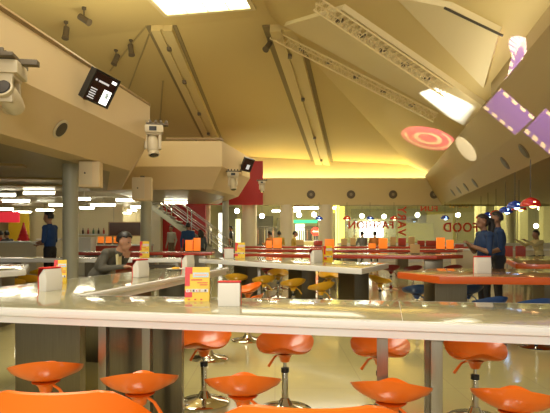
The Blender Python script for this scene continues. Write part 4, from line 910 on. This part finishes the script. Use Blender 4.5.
# ================================================================== COLOURED BEAMS FROM THE MOVING HEADS (real spot lamps with a gobo in the gate)
def gobo(name, src, quad, kind, col, power, col2=(1, 1, 1)):
    """spot at src; its gate is imaged on the quad of 4 world points"""
    src = Vector(src); c = sum(quad, Vector())/4; l = bpy.data.lights.new(name, 'SPOT'); l.shadow_soft_size = .01; l.energy = power
    o = bpy.data.objects.new(name, l); COL.objects.link(o); o.location = src; rq = (c-src).to_track_quat('-Z', 'Y'); o.rotation_mode = 'QUATERNION'; o.rotation_quaternion = rq
    Ri = rq.to_matrix().inverted(); st = []
    for p in quad:
        d = Ri@(p-src); st.append((d.x/-d.z, d.y/-d.z))
    l.spot_size = min(2.8, 2*max(math.atan(math.hypot(*s)) for s in st)*1.1); l.spot_blend = 0
    dst = [(0, 0), (1, 0), (1, 1), (0, 1)]; Am = []; bb = []
    for (x, y), (u, v) in zip(st, dst): Am.append([x, y, 1, 0, 0, 0, -u*x, -u*y]); bb.append(u); Am.append([0, 0, 0, x, y, 1, -v*x, -v*y]); bb.append(v)
    h = np.linalg.solve(np.array(Am), np.array(bb))
    l.use_nodes = True; nt = l.node_tree; em = nt.nodes['Emission']; L = nt.links.new
    tc = nt.nodes.new('ShaderNodeTexCoord'); sp = nt.nodes.new('ShaderNodeSeparateXYZ'); L(tc.outputs['Normal'], sp.inputs[0])
    def mt(op, a, b=None, c=None):
        n = nt.nodes.new('ShaderNodeMath'); n.operation = op
        for i, x in enumerate((a, b, c)):
            if x is None: continue
            if isinstance(x, (int, float)): n.inputs[i].default_value = float(x)
            else: L(x, n.inputs[i])
        return n.outputs[0]
    # lamp-local ray direction (towards the surface) -> tangent coordinates
    nx, ny, nz = sp.outputs
    az = mt('ABSOLUTE', nz); x = mt('DIVIDE', nx, az); y = mt('DIVIDE', ny, az)
    lin = lambda a, b, c: mt('ADD', mt('ADD', mt('MULTIPLY', x, a), mt('MULTIPLY', y, b)), c)
    w = lin(h[6], h[7], 1); u = mt('DIVIDE', lin(h[0], h[1], h[2]), w); v = mt('DIVIDE', lin(h[3], h[4], h[5]), w)
    rng = lambda t_, a, b: mt('MULTIPLY', mt('GREATER_THAN', t_, a), mt('LESS_THAN', t_, b))
    inside = mt('MULTIPLY', rng(u, 0, 1), rng(v, 0, 1)); white = None
    if kind == 'band':         # a band with dashed white borders along u
        dash = mt('LESS_THAN', mt('FRACT', mt('ADD', mt('MULTIPLY', u, 4), mt('MULTIPLY', v, .6))), .6); edge = mt('MAXIMUM', rng(v, .02, .13), rng(v, .87, .98)); white = mt('MULTIPLY', dash, edge)
    if kind == 'fan':
        du = mt('SUBTRACT', u, .5); r = mt('SQRT', mt('ADD', mt('MULTIPLY', mt('MULTIPLY', du, du), 4), mt('MULTIPLY', v, v))); inside = mt('MULTIPLY', inside, mt('LESS_THAN', r, 1))
        an = mt('ARCTAN2', v, mt('MULTIPLY', du, 2)); ray = mt('GREATER_THAN', mt('SINE', mt('MULTIPLY', an, 26)), -.2); white = mt('MULTIPLY', mt('GREATER_THAN', r, .66), ray)
    if kind in ('disc', 'rings'):
        du = mt('MULTIPLY', mt('SUBTRACT', u, .5), 2); dv = mt('MULTIPLY', mt('SUBTRACT', v, .5), 2); r = mt('SQRT', mt('ADD', mt('MULTIPLY', du, du), mt('MULTIPLY', dv, dv))); inside = mt('LESS_THAN', r, 1)
        if kind == 'rings': white = mt('MULTIPLY', mt('MAXIMUM', rng(r, .35, .52), rng(r, .78, .86)), mt('GREATER_THAN', mt('ADD', dv, mt('MULTIPLY', du, .3)), -.45))
    if kind == 'soft':
        def ss(t_): return mt('MULTIPLY', mt('MINIMUM', mt('MULTIPLY', t_, 6), 1), mt('MINIMUM', mt('MULTIPLY', mt('SUBTRACT', 1, t_), 6), 1))
        inside = mt('MULTIPLY', inside, mt('MULTIPLY', ss(u), ss(v)))
    mx = nt.nodes.new('ShaderNodeMix'); mx.data_type = 'RGBA'; mx.inputs['A'].default_value = (*col, 1); mx.inputs['B'].default_value = (*col2, 1)
    if white is not None: L(white, mx.inputs['Factor'])
    else: mx.inputs['Factor'].default_value = 0
    L(mx.outputs['Result'], em.inputs['Color']); L(inside, em.inputs['Strength'])
WR = plane3(Vector((E0(4), 4, 4.12)), Vector((E0(20), 20, 4.12)), Vector((E0(4)+.45, 4, 3.3)))
UPW = plane3(Vector((E0(0)+.05, 0, 4)), Vector((E0(9)+.05, 9, 4)), Vector((E0(0)+.05, 0, 6)))
onp = lambda pl, *ps: [on_plane(*p, pl) for p in ps]
PURP = (.20, .10, 1.0)
gobo('beam_purple', (-2.2, 7.2, 3.75), onp(WR, (483, 108), (515, 135), (535, 117), (501, 88)), 'band', PURP, 6500, (1.2, 1.1, 1.3))
gobo('beam_purple', (-2.2, 7.6, 3.75), onp(VB, (523, 132), (556, 160), (572, 130), (545, 108)), 'band', PURP, 5400, (1.2, 1.1, 1.3))
gobo('beam_purple', (-2.2, 6.8, 3.75), onp(UPW, (507, 80), (526, 58), (529, 32), (511, 42)), 'fan', PURP, 6500, (1.2, 1.1, 1.6))
gobo('beam_pink', (-2.3, 11.4, 4.0), onp(RIGHT, (400, 123), (454, 131), (457, 154), (402, 145)), 'rings', (1, .12, .42), 13000, (1.1, .9, .9))
gobo('beam_white', (-2.3, 11.6, 4.0), onp(WR, (452, 148), (474, 164), (478, 154), (460, 130)), 'disc', (.9, .95, 1.2), 6500)
gobo('beam_white', (-2.1, 11.8, 4.1), onp(RIGHT, (424, 92), (470, 130), (487, 106), (444, 86)), 'soft', (.85, .95, 1.25), 16000)
gobo('beam_pink', (-2.2, 11.9, 4.0), onp(WR, (440, 160), (449, 170), (452, 166), (443, 157)), 'disc', (1, .1, .25), 1500)

# ================================================================== WORLD, CAMERA, VIEW
w = bpy.data.worlds.new('World'); sc.world = w; w.use_nodes = True; w.node_tree.nodes['Background'].inputs[0].default_value = (1, .93, .76, 1); w.node_tree.nodes['Background'].inputs[1].default_value = .42
cam = bpy.data.cameras.new('camera'); cam.sensor_width = 36; cam.lens = F/550*36; cam.shift_y = (HY-206.5)/550; cam.clip_start = .05
co = bpy.data.objects.new('camera', cam); COL.objects.link(co); co.location = (0, 0, CZ); co.rotation_euler = (PI/2, 0, 0); sc.camera = co
vs_ = sc.view_settings; vs_.view_transform = 'Standard'; vs_.look = 'None'; vs_.gamma = 1; vs_.use_curve_mapping = False; vs_.exposure = .36
